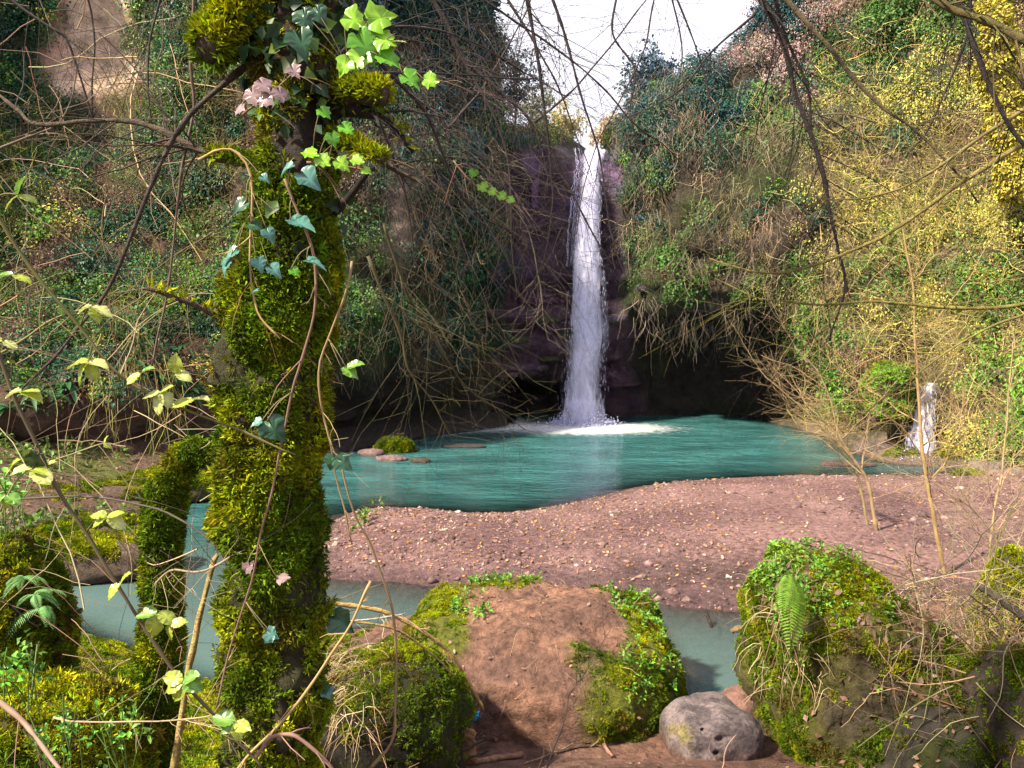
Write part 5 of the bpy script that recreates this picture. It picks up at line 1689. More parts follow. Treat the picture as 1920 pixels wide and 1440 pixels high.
bramble('bramble stem slanting from the left edge down to the large trunk', [(-40, 330), (0, 400), (60, 500), (150, 610), (230, 705), (330, 760), (450, 805), (555, 853)], 1.75, 1.85, 0.0048, 0.003, (0.09, 0.08, 0.025),
        [(172, 575, ['pale', 'pale', 'light'], .055, (.0, .2, .95), (170, 10, 50)), (165, 680, ['light', 'pale', 'light', 'light'], .06, (0, .35, .9), (185, 5, 60, 130)), (265, 700, ['light', 'mid'], .05, (0, .5, .8), (150, -30)), (300, 735, ['pale', 'pale', 'light', 'pale'], .06, (0, .5, .8), (170, 100, -40, 40)), (330, 700, ['light', 'pale'], .05, (.2, .6, .6), (-80, 20)), (365, 750, ['pale', 'light'], .06, (0, .25, .9), (-12, 170)), (35, 365, ['light', 'mid', 'light'], .05, (0, .4, .9), (10, -70, 150)), (25, 515, ['mid', 'light'], .05, (0, .3, .9), (170, 10))])
bramble('long dark bramble stem running down the lower left to the foot of the trunk', [(-30, 560), (20, 720), (60, 810), (110, 920), (170, 1010), (250, 1140), (340, 1275), (430, 1380), (490, 1440)], 1.7, 1.75, 0.0048, 0.0034, (0.075, 0.055, 0.03),
        [(40, 735, ['pale', 'light', 'light'], .06, (0, .2, .95), (175, 5, -20)), (65, 845, ['dark'], .085, (.1, .95, .1), (95,)), (60, 880, ['pale', 'light', 'pale'], .065, (0, .25, .95), (180, 0, 20)), (200, 970, ['light', 'pale', 'light', 'light'], .055, (0, .4, .9), (200, 20, -30, 160)), (225, 1095, ['light', 'light'], .055, (-.3, .5, .7), (140, -50)), (295, 1150, ['mid', 'light', 'light'], .065, (0, .5, .8), (180, 20, 100)), (320, 1170, ['light', 'light'], .055, (0, .6, .7), (-20, 110)), (345, 1275, ['light', 'mid', 'light', 'mid', 'light'], .07, (0, .7, .6), (190, -30, 120, 20, 160)), (440, 1355, ['mid', 'light', 'light', 'mid'], .06, (0, .6, .7), (200, 10, 60, 150))])
bramble('thin bramble shoot with pale new leaves by the left edge', [(-40, 690), (40, 640), (90, 600), (150, 580), (185, 572)], 1.95, 1.9, 0.0035, 0.002, (0.14, 0.12, 0.05),
        [(5, 640, ['light', 'pale'], .045, (0, .4, .9), (-160, 20)), (110, 575, ['light', 'mid'], .03, (0, .6, .7), (-60, 60))])
bramble('leafy shoot rising at the left edge below the bramble leaves', [(-20, 1000), (30, 900), (80, 870), (140, 850), (200, 830)], 2.2, 2.2, 0.003, 0.0015, (0.20, 0.17, 0.08),
        [(20, 880, ['light', 'mid', 'light'], .05, (0, .5, .8), (-60, 30, 150)), (90, 870, ['light', 'light'], .035, (0, .5, .8), (-30, 120)), (195, 830, ['light', 'light'], .03, (0, .6, .7), (-60, 30)), (10, 930, ['mid', 'light', 'mid'], .055, (0, .6, .8), (20, 80, 140))])
g = Geo()
W = px_pts([(408, 1040), (395, 1090), (375, 1170), (355, 1270), (338, 1360), (322, 1450), (310, 1520)], 2.3, 2.2)
branch(g, W, 0.007, 0.012, (0.38, 0.27, 0.10), 3, 0.1, 0.0, 0, sides=8)
g.build('cane', M_BARK, origin=W[-1], label='straight pale yellow cane standing between the stump and the large trunk', cat='cane')

# ------------------------------------------------------------------ branches hanging into the picture
HB = [
    # label, points, d0, d1, r0, r1, colour, twigs, twig length
    ('thick dark branch drooping from the top, right of the sky', [(1410, -60), (1425, 0), (1470, 90), (1500, 200), (1540, 310), (1558, 400), (1572, 470), (1580, 540), (1555, 640)], 3.4, 3.5, .019, .004, DARKW, 22, .45),
    ('dark branch just right of the thick drooping one, running beside it', [(1440, -40), (1475, 70), (1515, 165), (1525, 260), (1550, 360), (1565, 450), (1590, 545)], 3.6, 3.7, .010, .003, DARKW, 14, .4),
    ('brown branch slanting from the top down to the right slope', [(1455, -20), (1560, 100), (1640, 190), (1720, 250), (1790, 320), (1835, 380)], 3.2, 3.0, .012, .004, (0.09, 0.07, 0.035), 16, .4),
    ('thick mossy branch across the top right corner', [(1700, -40), (1780, 12), (1860, 42), (1940, 85)], 2.6, 2.4, .014, .015, (0.11, 0.09, 0.03), 8, .35),
    ('dark twisting branch falling along the right edge', [(1780, -40), (1810, 40), (1850, 150), (1890, 230), (1940, 300)], 2.8, 2.7, .012, .008, DARKW, 10, .35),
    ('thin branch curving from the top right down through the pale shrubs', [(1820, -30), (1812, 60), (1780, 150), (1740, 240), (1700, 290)], 3.0, 3.2, .007, .003, DARKW, 10, .3),
    ('straight branch rising to the right edge above the longest one', [(1940, 190), (1860, 245), (1780, 300), (1700, 345), (1620, 370), (1540, 372)], 2.9, 3.2, .009, .003, (0.14, 0.11, 0.04), 12, .35),
    ('longest yellowish branch sweeping from the right edge down to the overhang', [(1950, 250), (1860, 305), (1780, 355), (1690, 420), (1600, 468), (1500, 508), (1430, 514), (1370, 500), (1330, 485)], 2.9, 3.3, .012, .003, (0.22, 0.175, 0.055), 20, .35),
    ('mossy horizontal branch from the right edge across the overhang shadow', [(1950, 560), (1890, 575), (1800, 578), (1700, 570), (1620, 566), (1540, 572), (1470, 568), (1410, 558), (1340, 522)], 3.0, 3.3, .010, .0025, (0.20, 0.17, 0.04), 18, .4),
    ('yellow-green branch dropping to the right edge below the horizontal one', [(1950, 580), (1860, 610), (1780, 660), (1700, 720), (1600, 790)], 3.2, 3.5, .007, .0025, (0.18, 0.15, 0.05), 16, .4),
    ('dark branch hanging straight down in front of the sky, left of the waterfall', [(975, -50), (987, 0), (1004, 91), (1022, 219), (1035, 328), (1037, 383), (1022, 480), (1000, 530)], 3.2, 3.3, .0105, .003, DARKW, 14, .35),
    ('dark branch descending from the upper middle towards the waterfall lip', [(790, -40), (829, 29), (872, 109), (930, 165), (975, 204), (1022, 270), (1060, 340), (1110, 430), (1150, 500)], 3.6, 3.7, .012, .003, DARKW, 18, .45),
    ('slender branch crossing the sky from upper left to lower right', [(860, -30), (920, 7), (1011, 66), (1120, 153), (1193, 237), (1248, 277), (1300, 330)], 3.4, 3.6, .007, .0025, DARKW, 12, .4),
    ('slender branch hanging in front of the waterfall', [(1030, -20), (1062, 73), (1084, 164), (1120, 273), (1135, 365), (1157, 474), (1190, 560)], 3.5, 3.6, .0075, .0025, DARKW, 14, .35),
    ('thin branch crossing the sky down to the waterfall lip from the right', [(1240, -50), (1226, 0), (1208, 84), (1168, 182), (1120, 273), (1095, 350), (1080, 440)], 3.8, 3.8, .006, .002, DARKW, 10, .3),
    ('thin dangling branch at the right end of the sky', [(1255, -40), (1263, 0), (1277, 91), (1268, 182), (1255, 280)], 3.9, 4.0, .006, .002, DARKW, 8, .3),
    ('thin branch dangling over the blue-green scrub right of the sky', [(1262, -30), (1300, 80), (1335, 190), (1350, 300), (1360, 400)], 3.9, 4.0, .006, .002, DARKW, 10, .3),
    ('arched branch leaving the trunk top towards the sky', [(640, 100), (690, 62), (730, 50), (814, 55), (902, 84), (993, 139), (1060, 180)], 2.4, 3.2, .008, .0025, DARKW, 16, .4),
    ('level branch from the trunk top pointing at the sky', [(650, 150), (749, 139), (880, 140), (1004, 146)], 2.4, 3.0, .006, .002, DARKW, 12, .35),
    ('branch falling from beside the trunk top down to the dark wall', [(690, 90), (719, 128), (792, 204), (830, 290), (865, 365), (910, 410), (956, 437), (1000, 500)], 2.6, 3.0, .009, .002, DARKW, 20, .4),
    ('steep branch hanging close right of the trunk', [(690, 190), (708, 226), (740, 300), (756, 335), (770, 419), (780, 520)], 2.5, 2.7, .007, .002, DARKW, 14, .35),
    ('branch drooping through the dark foliage left of the sky', [(840, 60), (865, 109), (920, 204), (950, 290), (960, 365), (962, 456), (970, 560)], 3.3, 3.4, .008, .0025, DARKW, 18, .35),
    ('bare branch drooping over the left rim of the pool', [(690, 480), (745, 615), (763, 691), (803, 742), (829, 790), (851, 830)], 3.4, 3.6, .008, .002, (0.06, 0.05, 0.022), 20, .4),
    ('long bare branch reaching down to the foam left of the waterfall', [(720, 420), (760, 540), (792, 600), (840, 680), (880, 731), (938, 772), (985, 806)], 3.3, 3.8, .008, .002, (0.055, 0.045, 0.02), 22, .4),
    ('greenish branch slanting over the dark wall left of the waterfall', [(730, 560), (800, 620), (870, 640), (955, 661)], 3.2, 3.6, .004, .0015, (0.07, 0.065, 0.02), 8, .3),
    ('hanging branch with crossing twigs in front of the dark wall', [(900, 330), (985, 420), (1010, 520), (1020, 600), (1030, 640)], 3.6, 3.7, .004, .0015, (0.12, 0.10, 0.07), 14, .25),
    ('upright dark twig left of the trunk with a kink', [(300, -40), (299, 0), (281, 73), (277, 153), (285, 260)], 2.6, 2.6, .005, .003, DARKW, 8, .3),
    ('straight vertical branch hanging left of the trunk', [(366, -30), (365, 0), (361, 102), (366, 200), (350, 270), (339, 328), (328, 430), (317, 525), (300, 610), (283, 690)], 2.3, 2.4, .0055, .0035, (0.10, 0.065, 0.05), 8, .25),
    ('dark branch slanting across the pale cliff at the upper left', [(-20, -40), (29, 7), (90, 50), (124, 77), (153, 146), (182, 237), (215, 300)], 2.7, 2.8, .006, .003, DARKW, 12, .35),
    ('thin branch hanging in front of the pale cliff', [(150, -40), (164, 7), (179, 109), (175, 219), (182, 330)], 2.8, 2.9, .0045, .002, DARKW, 10, .3),
    ('rising branch at the left edge under the pale cliff', [(-30, 300), (0, 281), (60, 255), (109, 233), (135, 182), (140, 150)], 2.6, 2.7, .006, .002, BROWNW, 10, .35),
    ('long arching stem crossing low on the left in front of the stump', [(20, 935), (120, 930), (220, 940), (320, 965), (390, 1010), (425, 1060)], 2.3, 2.1, .0035, .003, (0.06, 0.045, 0.035), 5, .2),
    ('grey stem lying across the bottom left corner', [(-20, 1290), (40, 1350), (80, 1400), (130, 1460)], 1.7, 1.6, .006, .005, (0.24, 0.15, 0.12), 2, .15),
    ('straw stem lying level across the lower left', [(100, 1345), (220, 1347), (340, 1345), (400, 1340)], 2.0, 2.0, .003, .002, (0.30, 0.22, 0.13), 6, .2),
    ('curved twig arching over the water between stump and trunk', [(290, 1100), (320, 1070), (370, 1072), (430, 1045)], 2.2, 2.0, .004, .003, (0.22, 0.16, 0.11), 8, .2),
    ('thin upright dead stem in the centre foreground', [(1020, 1460), (1040, 1400), (1063, 1330), (1068, 1300), (1100, 1260), (1145, 1180)], 3.4, 3.6, .005, .0015, DARKW, 12, .25),
    ('hair-thin branch crossing the sky from its left end downward', [(930, -30), (990, 60), (1040, 150), (1075, 240), (1110, 330)], 4.2, 4.3, .008, .0028, DARKW, 12, .4),
    ('hair-thin branch crossing the sky upward to the right', [(1000, 230), (1080, 160), (1150, 80), (1210, 0), (1240, -40)], 4.3, 4.4, .008, .0028, DARKW, 12, .35),
    ('thin zigzag branch hanging in the right half of the sky', [(1160, -30), (1150, 60), (1190, 130), (1180, 220), (1215, 300)], 4.4, 4.5, .008, .0028, DARKW, 12, .35),
    ('thin branch rising from the twig tangle into the left of the sky', [(840, 240), (900, 170), (950, 90), (985, 20), (1000, -30)], 3.8, 4.0, .008, .0028, DARKW, 14, .4),
    ('thin branch trailing across the pinkish leaves right of the sky', [(1420, 20), (1340, 90), (1270, 170), (1200, 210), (1150, 230)], 4.2, 4.4, .008, .0028, DARKW, 12, .4),
    ('pale thin branch arching over the right overhang', [(1640, 230), (1560, 215), (1480, 240), (1420, 300), (1390, 380)], 4.0, 4.2, .005, .002, (0.12, 0.10, 0.06), 12, .35),
]
for lab, pts, d0, d1, r0, r1, col, ntw, twl in HB:
    g = Geo()
    W = px_pts(pts, d0, d1)
    p0 = pts[0]
    if p0[1] < 0 and p0[0] > 640 or p0[0] > 1920:
        src = np.array([3.55, 3.3, 4.2 + 0.5 * (W[0][2] - 3) + (1.6 if p0[1] < 0 else 0)]) if p0[0] > 1100 else np.array([-0.62, 2.25, 5.2])
        ext = True
    elif p0[1] < 0:
        src, ext = np.array([-0.62, 2.25, 5.6]), True
    else:
        ext = False
    if ext:
        back = nrm(W[0] - W[1])
        ln_ = np.linalg.norm(src - W[0])
        branch(g, np.array([src, src * .5 + (W[0] + back * ln_ * .45) * .5, W[0] + back * ln_ * .22, W[0]]), r0 * 1.3, r0 * 0.95, col, 0, 0, jitter=.004)
    branch(g, W, r0 * 0.95, r1 * 0.9, col, int(ntw * 1.5), twl * 1.2, 0.03, 2, twr=0.24)
    g.build('bare_branch', M_BARK if r0 > .009 else M_TWIG, origin=W[0], label=lab, cat='branch', group='bare branches hanging into the picture')

# the bare tree that carries the branches on the right, standing just outside the picture
g = Geo()
W = np.array([[3.75, 3.25, hat(3.75, 3.25) - .1], [3.62, 3.3, 2.2], [3.55, 3.3, 4.0], [3.6, 3.35, 6.0], [3.7, 3.3, 8.0]])
branch(g, W, 0.15, 0.06, (0.09, 0.07, 0.04), 14, 1.6, -.03, 3, .5, .02, 12)
g.build('bare_tree', M_BARK, origin=W[0], label='bare tree at the right whose branches hang over the pool', cat='tree')
# fine twigs between them
g = Geo()
n = 110
pxs, pys = rng.uniform(640, 940, n), rng.uniform(-40, 330, n)
P = np.array([at(a, b, c) for a, b, c in zip(pxs, pys, rng.uniform(3.0, 5.0, n))])
D = np.stack([rng.uniform(-.1, .9, n), rng.normal(size=n) * .3, -rng.uniform(.1, 1.0, n)], -1)
PP = walkers(P, D, rng.uniform(0.4, 1.3, n), 12, 0.10, 0.06)
V, F = tubes(PP, np.full((n, 12), 0.0014) * np.linspace(1, .4, 12) * rng.uniform(.6, 1.5, (n, 1)), 4, cap=False)
g.add(V, F, rep(jit(DARKW, n, .3, .1), 48))
m = n * 6
a, b = np.repeat(np.arange(n), 6), rng.integers(1, 11, m)
T = nrm(PP[a, b + 1 - (b == 11)] - PP[a, b - 1])
P2 = walkers(PP[a, b], T * .7 + nrm(np.cross(T, rng.normal(size=(m, 3)))) * .8, rng.uniform(.05, .3, m), 5, 0.15, 0.05)
V, F = tubes(P2, np.full((m, 5), 0.0009) * np.linspace(1, .5, 5), 3, cap=False)
g.add(V, F, rep(jit(BROWNW, m, .3, .1), 15))
g.build('twig_tangle', M_TWIG, kind='stuff', label='tangle of fine dark twigs between the trunk and the sky', cat='twigs')

g = Geo()
n = 200
pxs, pys = rng.uniform(20, 420, n), rng.uniform(0, 1430, n)
P = np.array([at(a, b, c) for a, b, c in zip(pxs, pys, rng.uniform(2.4, 4.0, n))])
D = np.stack([rng.normal(size=n), rng.normal(size=n) * .4, rng.normal(size=n)], -1)
PP = walkers(P, D, rng.uniform(0.2, 0.8, n), 9, 0.14, 0.04)
V, F = tubes(PP, np.full((n, 9), 0.0019) * np.linspace(1, .5, 9) * rng.uniform(.6, 1.5, (n, 1)), 4, cap=False)
g.add(V, F, rep(jit(np.array([BROWNW, TANW, (0.30, 0.22, 0.13)])[rng.integers(0, 3, n)], n, .3, .1), 36))
g.build('twig_tangle', M_TWIG, kind='stuff', label='tangle of fine brown twigs left of the large trunk', cat='twigs')


# ------------------------------------------------------------------ saplings and brush on the right
def sapling(label, pts, d, r0, r1, col, ntw, twl):
    W = px_pts(pts, d)
    W[0][2] = hat(W[0][0], W[0][1]) - 0.03
    g = Geo()
    M, R = branch(g, W, r0, r1, col, 0, 0)
    o = g.build('sapling', M_TWIG, origin=W[0], label=label, cat='sapling', group='bare saplings on the gravel bar')
    n = len(M)
    for k in range(ntw):
        i = int(n * (0.15 + 0.8 * (k + rng.random()) / ntw))
        i = min(i, n - 2)
        s = 1 if k % 2 else -1
        D = nrm(np.array([s * rng.uniform(.5, 1.0), rng.normal() * .5, rng.uniform(.5, 1.0)]))
        L = twl * rng.uniform(.6, 1.2) * (1.15 - i / n * .6)
        Q = walkers(M[i][None], D[None], np.array([L]), 6, 0.10, -0.03)[0]
        gg = Geo()
        branch(gg, Q, R[i] * .38, 0.0025, col, 15, L * .5, -0.02, 3, twr=.5, jitter=.02)
        gg.build('limb', M_TWIG, origin=M[i], parent=o)
    return o


sapling('taller bare sapling standing in front of the small cascade', [(1772, 1075), (1752, 980), (1738, 900), (1728, 820), (1722, 740), (1716, 640), (1712, 540), (1690, 420), (1675, 330)], 8.6, .030, .006, (0.30, 0.20, 0.085), 13, 1.7)
sapling('leaning bare sapling left of the taller one, forked over the pool rim', [(1645, 985), (1628, 910), (1600, 860), (1575, 820), (1560, 760), (1535, 700), (1490, 650)], 10.0, .028, .006, (0.26, 0.18, 0.10), 12, 1.7)
sapling('third slim sapling at the left of the pair, spreading over the water', [(1628, 975), (1610, 900), (1590, 860), (1520, 780), (1450, 720), (1420, 690)], 10.3, .020, .005, (0.24, 0.18, 0.09), 9, 1.3)
sapling('bushy bare sapling near the right edge of the gravel', [(1850, 1080), (1860, 980), (1880, 880), (1890, 760), (1900, 640)], 8.0, .018, .005, (0.30, 0.22, 0.11), 12, 1.5)
sapling('low bare sapling at the right edge with thin crossing shoots', [(1900, 1120), (1880, 1040), (1830, 960), (1770, 920)], 7.2, .014, .004, (0.26, 0.19, 0.12), 12, 1.1)

g = Geo()
n = 420
pxs = rng.uniform(1690, 2050, n)
pys = 1010 + (rng.random(n) ** .7) * 430 * sstep(1650, 1850, pxs) + 30
P = np.array([at(a, b, c) for a, b, c in zip(pxs, pys, rng.uniform(4.0, 6.5, n))])
D = np.stack([rng.normal(size=n), rng.normal(size=n) * .5, rng.normal(size=n) * .55 + .1], -1)
PP = walkers(P, D, rng.uniform(0.3, 1.1, n), 9, 0.16, 0.03)
V, F = tubes(PP, np.full((n, 9), 0.0034) * np.linspace(1, .4, 9) * rng.uniform(.5, 1.6, (n, 1)), 4, cap=False)
g.add(V, F, rep(jit(np.array([BROWNW, TANW, (0.28, 0.19, 0.13), (0.20, 0.17, 0.07)])[rng.integers(0, 4, n)], n, .3, .1), 36))
nb = 46
bx_ = rng.uniform(1700, 2050, nb)
Pb = np.array([at(a, b, c) for a, b, c in zip(bx_, rng.uniform(1110, 1440, nb), rng.uniform(4.2, 5.8, nb))])
instancer('brushwood', Pb, nrm(np.tile([0, 0, 1.0], (nb, 1)) + .3 * rng.normal(size=(nb, 3))), rng.uniform(.3, .55, nb), jit((.22, .15, .09), nb, .3, .08), TANG['mess'], 'low mass of fine dead twigs in the bottom right corner', 'brush')
g.build('brush', M_TWIG, kind='stuff', label='heap of brown brushwood at the right edge beside the big boulder', cat='brush')

for lab, nm, cat_, pts, d0, d1, r0, r1, col, ntw in [
    ('short sawn log jutting over the stream left of the big boulder', 'log', 'log', [(1372, 1184), (1400, 1176), (1440, 1166)], 5.7, 5.6, .022, .024, (0.20, 0.13, 0.07), 0),
    ('short dark stake standing in the stream behind the grey rock', 'stake', 'stake', [(1322, 1143), (1327, 1157), (1334, 1175)], 7.6, 7.5, .016, .018, (0.03, 0.025, 0.02), 0),
    ('dark broken branch poking from the right edge above the brush', 'dead_branch', 'branch', [(1835, 1098), (1870, 1120), (1930, 1165)], 5.0, 4.9, .024, .03, (0.06, 0.05, 0.035), 2),
    ('yellowish stick leaning in the bottom right corner', 'dead_branch', 'branch', [(1690, 1412), (1730, 1375), (1790, 1325), (1850, 1270), (1890, 1180)], 4.2, 4.6, .017, .008, (0.30, 0.23, 0.06), 8),
    ('short sawn branch stub lying in the brush right of the big boulder', 'dead_branch', 'branch', [(1735, 1258), (1765, 1245), (1800, 1235), (1820, 1200)], 4.6, 4.7, .018, .014, (0.34, 0.24, 0.12), 1),
    ('long grey branch sloping through the brush in the bottom right', 'dead_branch', 'branch', [(1700, 1390), (1780, 1330), (1860, 1280), (1950, 1235)], 4.5, 4.4, .010, .012, (0.20, 0.15, 0.10), 8),
    ('dark stake poking out of the pool left of the waterfall', 'stake', 'stake', [(944, 818), (947, 828), (950, 842)], 19.6, 19.5, .02, .035, (0.07, 0.05, 0.04), 0),
    ('dark snag lying at the water edge below the left cliff', 'snag', 'branch', [(770, 832), (785, 830), (800, 840)], 19.0, 19.2, .05, .03, (0.04, 0.035, 0.03), 2),
    ('pale arched stalk bending over the dark boulder to the path', 'dry_stalk', 'stalk', [(610, 1140), (632, 1134), (719, 1148), (792, 1185), (843, 1225), (872, 1272), (905, 1330)], 4.0, 4.4, .010, .012, (0.42, 0.28, 0.10), 5),
    ('thinner straw stalk arched below the pale one on the dark boulder', 'dry_stalk', 'stalk', [(650, 1165), (740, 1180), (800, 1220), (850, 1265), (880, 1300)], 3.9, 4.3, .006, .006, (0.38, 0.27, 0.10), 4),
    ('whitish stick lying across the top of the dark boulder', 'dry_stalk', 'stalk', [(615, 1165), (680, 1164), (760, 1150)], 3.8, 4.0, .007, .004, (0.52, 0.42, 0.32), 3),
    ('reddish stick lying beside the driftwood pile', 'stick', 'stick', [(885, 1424), (930, 1408), (980, 1394)], 4.0, 4.1, .018, .016, (0.26, 0.14, 0.09), 0),
    ('curved brown stick lying on the foreground soil right of the pile', 'stick', 'stick', [(1132, 1372), (1140, 1390), (1148, 1405)], 4.3, 4.2, .013, .010, (0.27, 0.14, 0.11), 0),
    ('thin dark stick on top of the earth mound', 'stick', 'stick', [(905, 1138), (930, 1122), (955, 1112)], 6.0, 6.1, .008, .006, (0.10, 0.06, 0.05), 1),
    ('short brown stick on the right shoulder of the earth mound', 'stick', 'stick', [(1070, 1153), (1085, 1153), (1100, 1156)], 5.7, 5.7, .008, .007, (0.16, 0.08, 0.06), 0),
    ('thin stick lying on the gravel beyond the mound', 'stick', 'stick', [(985, 1058), (1010, 1057), (1035, 1055)], 9.2, 9.2, .012, .010, (0.34, 0.22, 0.18), 0),
    ('long thin twig lying level on the foreground soil', 'stick', 'stick', [(980, 1430), (1060, 1380), (1130, 1345), (1200, 1338)], 4.3, 4.7, .005, .004, (0.28, 0.18, 0.12), 7),
    ('dark root running over the foreground soil', 'stick', 'stick', [(1045, 1390), (1080, 1382), (1120, 1378)], 4.4, 4.4, .012, .006, (0.07, 0.045, 0.035), 2),
]:
    g = Geo()
    W = px_pts(pts, d0, d1)
    if nm == 'stick' and d0 < 5:
        W = np.array([gr(p[0], p[1], 0.42) for p in pts])
        W[:, 2] = [hat(w[0], w[1]) + r0 for w in W]
    branch(g, W, r0, r1, col, ntw, 0.18, 0.02, 2, sides=9)
    g.build(nm, M_BARK, origin=W[0], label=lab, cat=cat_)
for k in range(16):
    g = Geo()
    c = gr(rng.uniform(800, 905), rng.uniform(1350, 1440), 0.45)
    c[2] = hat(c[0], c[1]) + rng.uniform(.02, .12)
    a = math.radians(rng.uniform(15, 55))
    L = rng.uniform(.12, .26)
    dvec = np.array([math.cos(a), rng.uniform(-.3, .5), math.sin(a) * .7]) * L / 2
    branch(g, np.array([c - dvec, c + rng.normal(size=3) * .008, c + dvec]), rng.uniform(.006, .014), rng.uniform(.005, .010), [(0.14, 0.085, 0.065), (0.22, 0.14, 0.10), (0.09, 0.06, 0.05)][k % 3], 0)
    g.build('stick', M_BARK, origin=c - dvec, label='dry stick in the driftwood pile between boulder and path', cat='stick', group='sticks in the driftwood pile')

# bark slab, blue scrap, pale stones
V, F = blob(gr(865, 1415, 0.45) + [0, 0, .05], (0.085, 0.03, 0.12), 3.5, 24, 32, 0.02, 8, 641)
mk('bark_slab', V, F, M_BARK, C=np.array([0.28, 0.15, 0.075]), smooth=True, origin=gr(865, 1440, .45), label='orange-brown slab of bark propped in the driftwood pile', cat='bark')
V, F = blob(gr(886, 1340, .52), (0.034, 0.016, 0.03), 2.2, 20, 28, 0.016, 30, 643)
M_BLUE = surf_mat('blue plastic', 0.3, 0, 0, 0, 0, base=(0.01, 0.30, 0.62), spec=0.5)
mk('plastic_scrap', V, F, M_BLUE, smooth=True, origin=gr(886, 1338, .52), label='crumpled bright blue plastic scrap above the driftwood pile', cat='litter')
V, F = blob(at(1818, 1293, 4.35), (0.062, 0.05, 0.045), 2.4, 30, 40, 0.015, 12, 645)
mk('yellow_stone', V, F, M_STONE, C=np.array([0.55, 0.38, 0.10]), smooth=True, origin=at(1818, 1300, 4.35), label='small bright yellow stone lying in the brush at the right', cat='stone')
for i, (px, py, r, lab) in enumerate([(1366, 1088, .03, 'small white pebble on the dark damp patch of the gravel'), (1575, 960, .04, 'pale pebble on the gravel left of the saplings'), (1798, 938, .07, 'flat pale stone on the gravel right of the taller sapling'), (1160, 1075, .06, 'pale pink cobble near the dark damp patch of the gravel'), (860, 960, .05, 'whitish pebble at the near rim of the pool')]):
    c = gr(px, py, 0.28 if py < 1080 and py > 965 else 0.12)
    c[2] = hat(c[0], c[1]) + r * .2
    V, F = blob(c, (r, r * .7, r * .45), 2.4, 16, 24, r * .2, 12, 650 + i)
    mk('pale_pebble', V, F, M_STONE, C=np.array([0.55, 0.45, 0.42]), smooth=True, origin=c, label=lab, cat='pebble', group='pale stones on the gravel')
V, F = blob((at(1410, 1355, 5.2)[0] + .05, 5.3, 0.30), (0.26, 0.22, 0.14), 2.6, 40, 56, .05, 3, 657)
mk('earth_lump', V, F, M_GROUND, C=np.array([0.22, 0.12, 0.10]), smooth=True, origin=(at(1410, 1355, 5.2)[0], 5.3, 0.2), label='reddish lump of earth between the grey rock and the big boulder', cat='earth')


# ------------------------------------------------------------------ ferns
def strap_mesh(kind, col, seed):
    r = np.random.default_rng(seed)
    k = 9
    t = np.linspace(0, 1, k)
    y = t * 0.95
    z = 0.35 * t - 0.75 * t ** 2.2
    g = Geo()
    if kind == 'strap':
        w = 0.075 * np.sin(np.pi * (0.08 + 0.92 * t)) ** 0.5 * (1 + .1 * r.normal(size=k))
        V = np.concatenate([np.stack([-w, y, z + w * .4], 1), np.stack([0 * w, y, z], 1), np.stack([w, y, z + w * .4], 1)])
        F = np.vstack([[[i, i + 1, k + i + 1, k + i], [k + i, k + i + 1, 2 * k + i + 1, 2 * k + i]] for i in range(k - 1)])
        g.add(V, F.reshape(-1, 4), np.tile(col, (len(V), 1)) * (1 + .12 * r.normal(size=(len(V), 1))))
    else:
        tt = np.repeat(np.linspace(0.08, 0.97, 22), 2)
        s = np.tile([-1, 1], 22)
        P = np.stack([0 * tt, tt * .95, .35 * tt - .75 * tt ** 2.2], 1)
        L = 0.22 * np.sin(np.pi * (0.12 + .86 * tt)) ** 0.8
        D = np.stack([s, 0.35 + 0 * tt, -0.15 + 0 * tt], 1)
        V, F = leafcards(P, D, np.tile([0, 0, 1.0], (44, 1)), L, np.full(44, 0.030), .15, .25)
        g.add(V, F, rep(np.tile(col, (44, 1)) * (1 + .15 * r.normal(size=(44, 1))), 4))
        M = np.stack([0 * t, y, z], 1)
        V, F = tubes(M[None], np.full((1, k), .006), 3)
        g.add(V, F, np.array(col) * .8)
    o = g.build('frond', M_LEAF, link=False)
    me = o.data
    bpy.data.objects.remove(o)
    return me


FM = {'strap': [strap_mesh('strap', (0.035, 0.11, 0.035), 60 + i) for i in range(3)], 'fern': [strap_mesh('fern', (0.06, 0.15, 0.035), 70 + i) for i in range(3)], 'bright': [strap_mesh('fern', (0.20, 0.36, 0.035), 80 + i) for i in range(3)], 'pale': [strap_mesh('fern', (0.22, 0.42, 0.16), 90 + i) for i in range(3)]}


def fern(label, pos, face, kind, size, n, group=None, spread=150):
    o = empty('fern', pos, label, 'fern', group)
    for k in range(n):
        a = math.radians(face + rng.uniform(-spread, spread) / 1.0)
        b = bpy.data.objects.new('frond', FM[kind][k % 3])
        COL.link(b)
        b.parent = o
        b.rotation_euler = (math.radians(rng.uniform(-15, 35)), math.radians(rng.uniform(-20, 20)), a)
        s = size * rng.uniform(.7, 1.2)
        b.scale = (s, s, s)
    return o


def wall_pt(px, py):
    d2 = (wpx - px) ** 2 + (wpy - py) ** 2 + np.where(lvl[None] > 7, 1e9, 0)
    i = np.unravel_index(np.argmin(d2), d2.shape)
    return WP[i] + WN[i] * 0.12


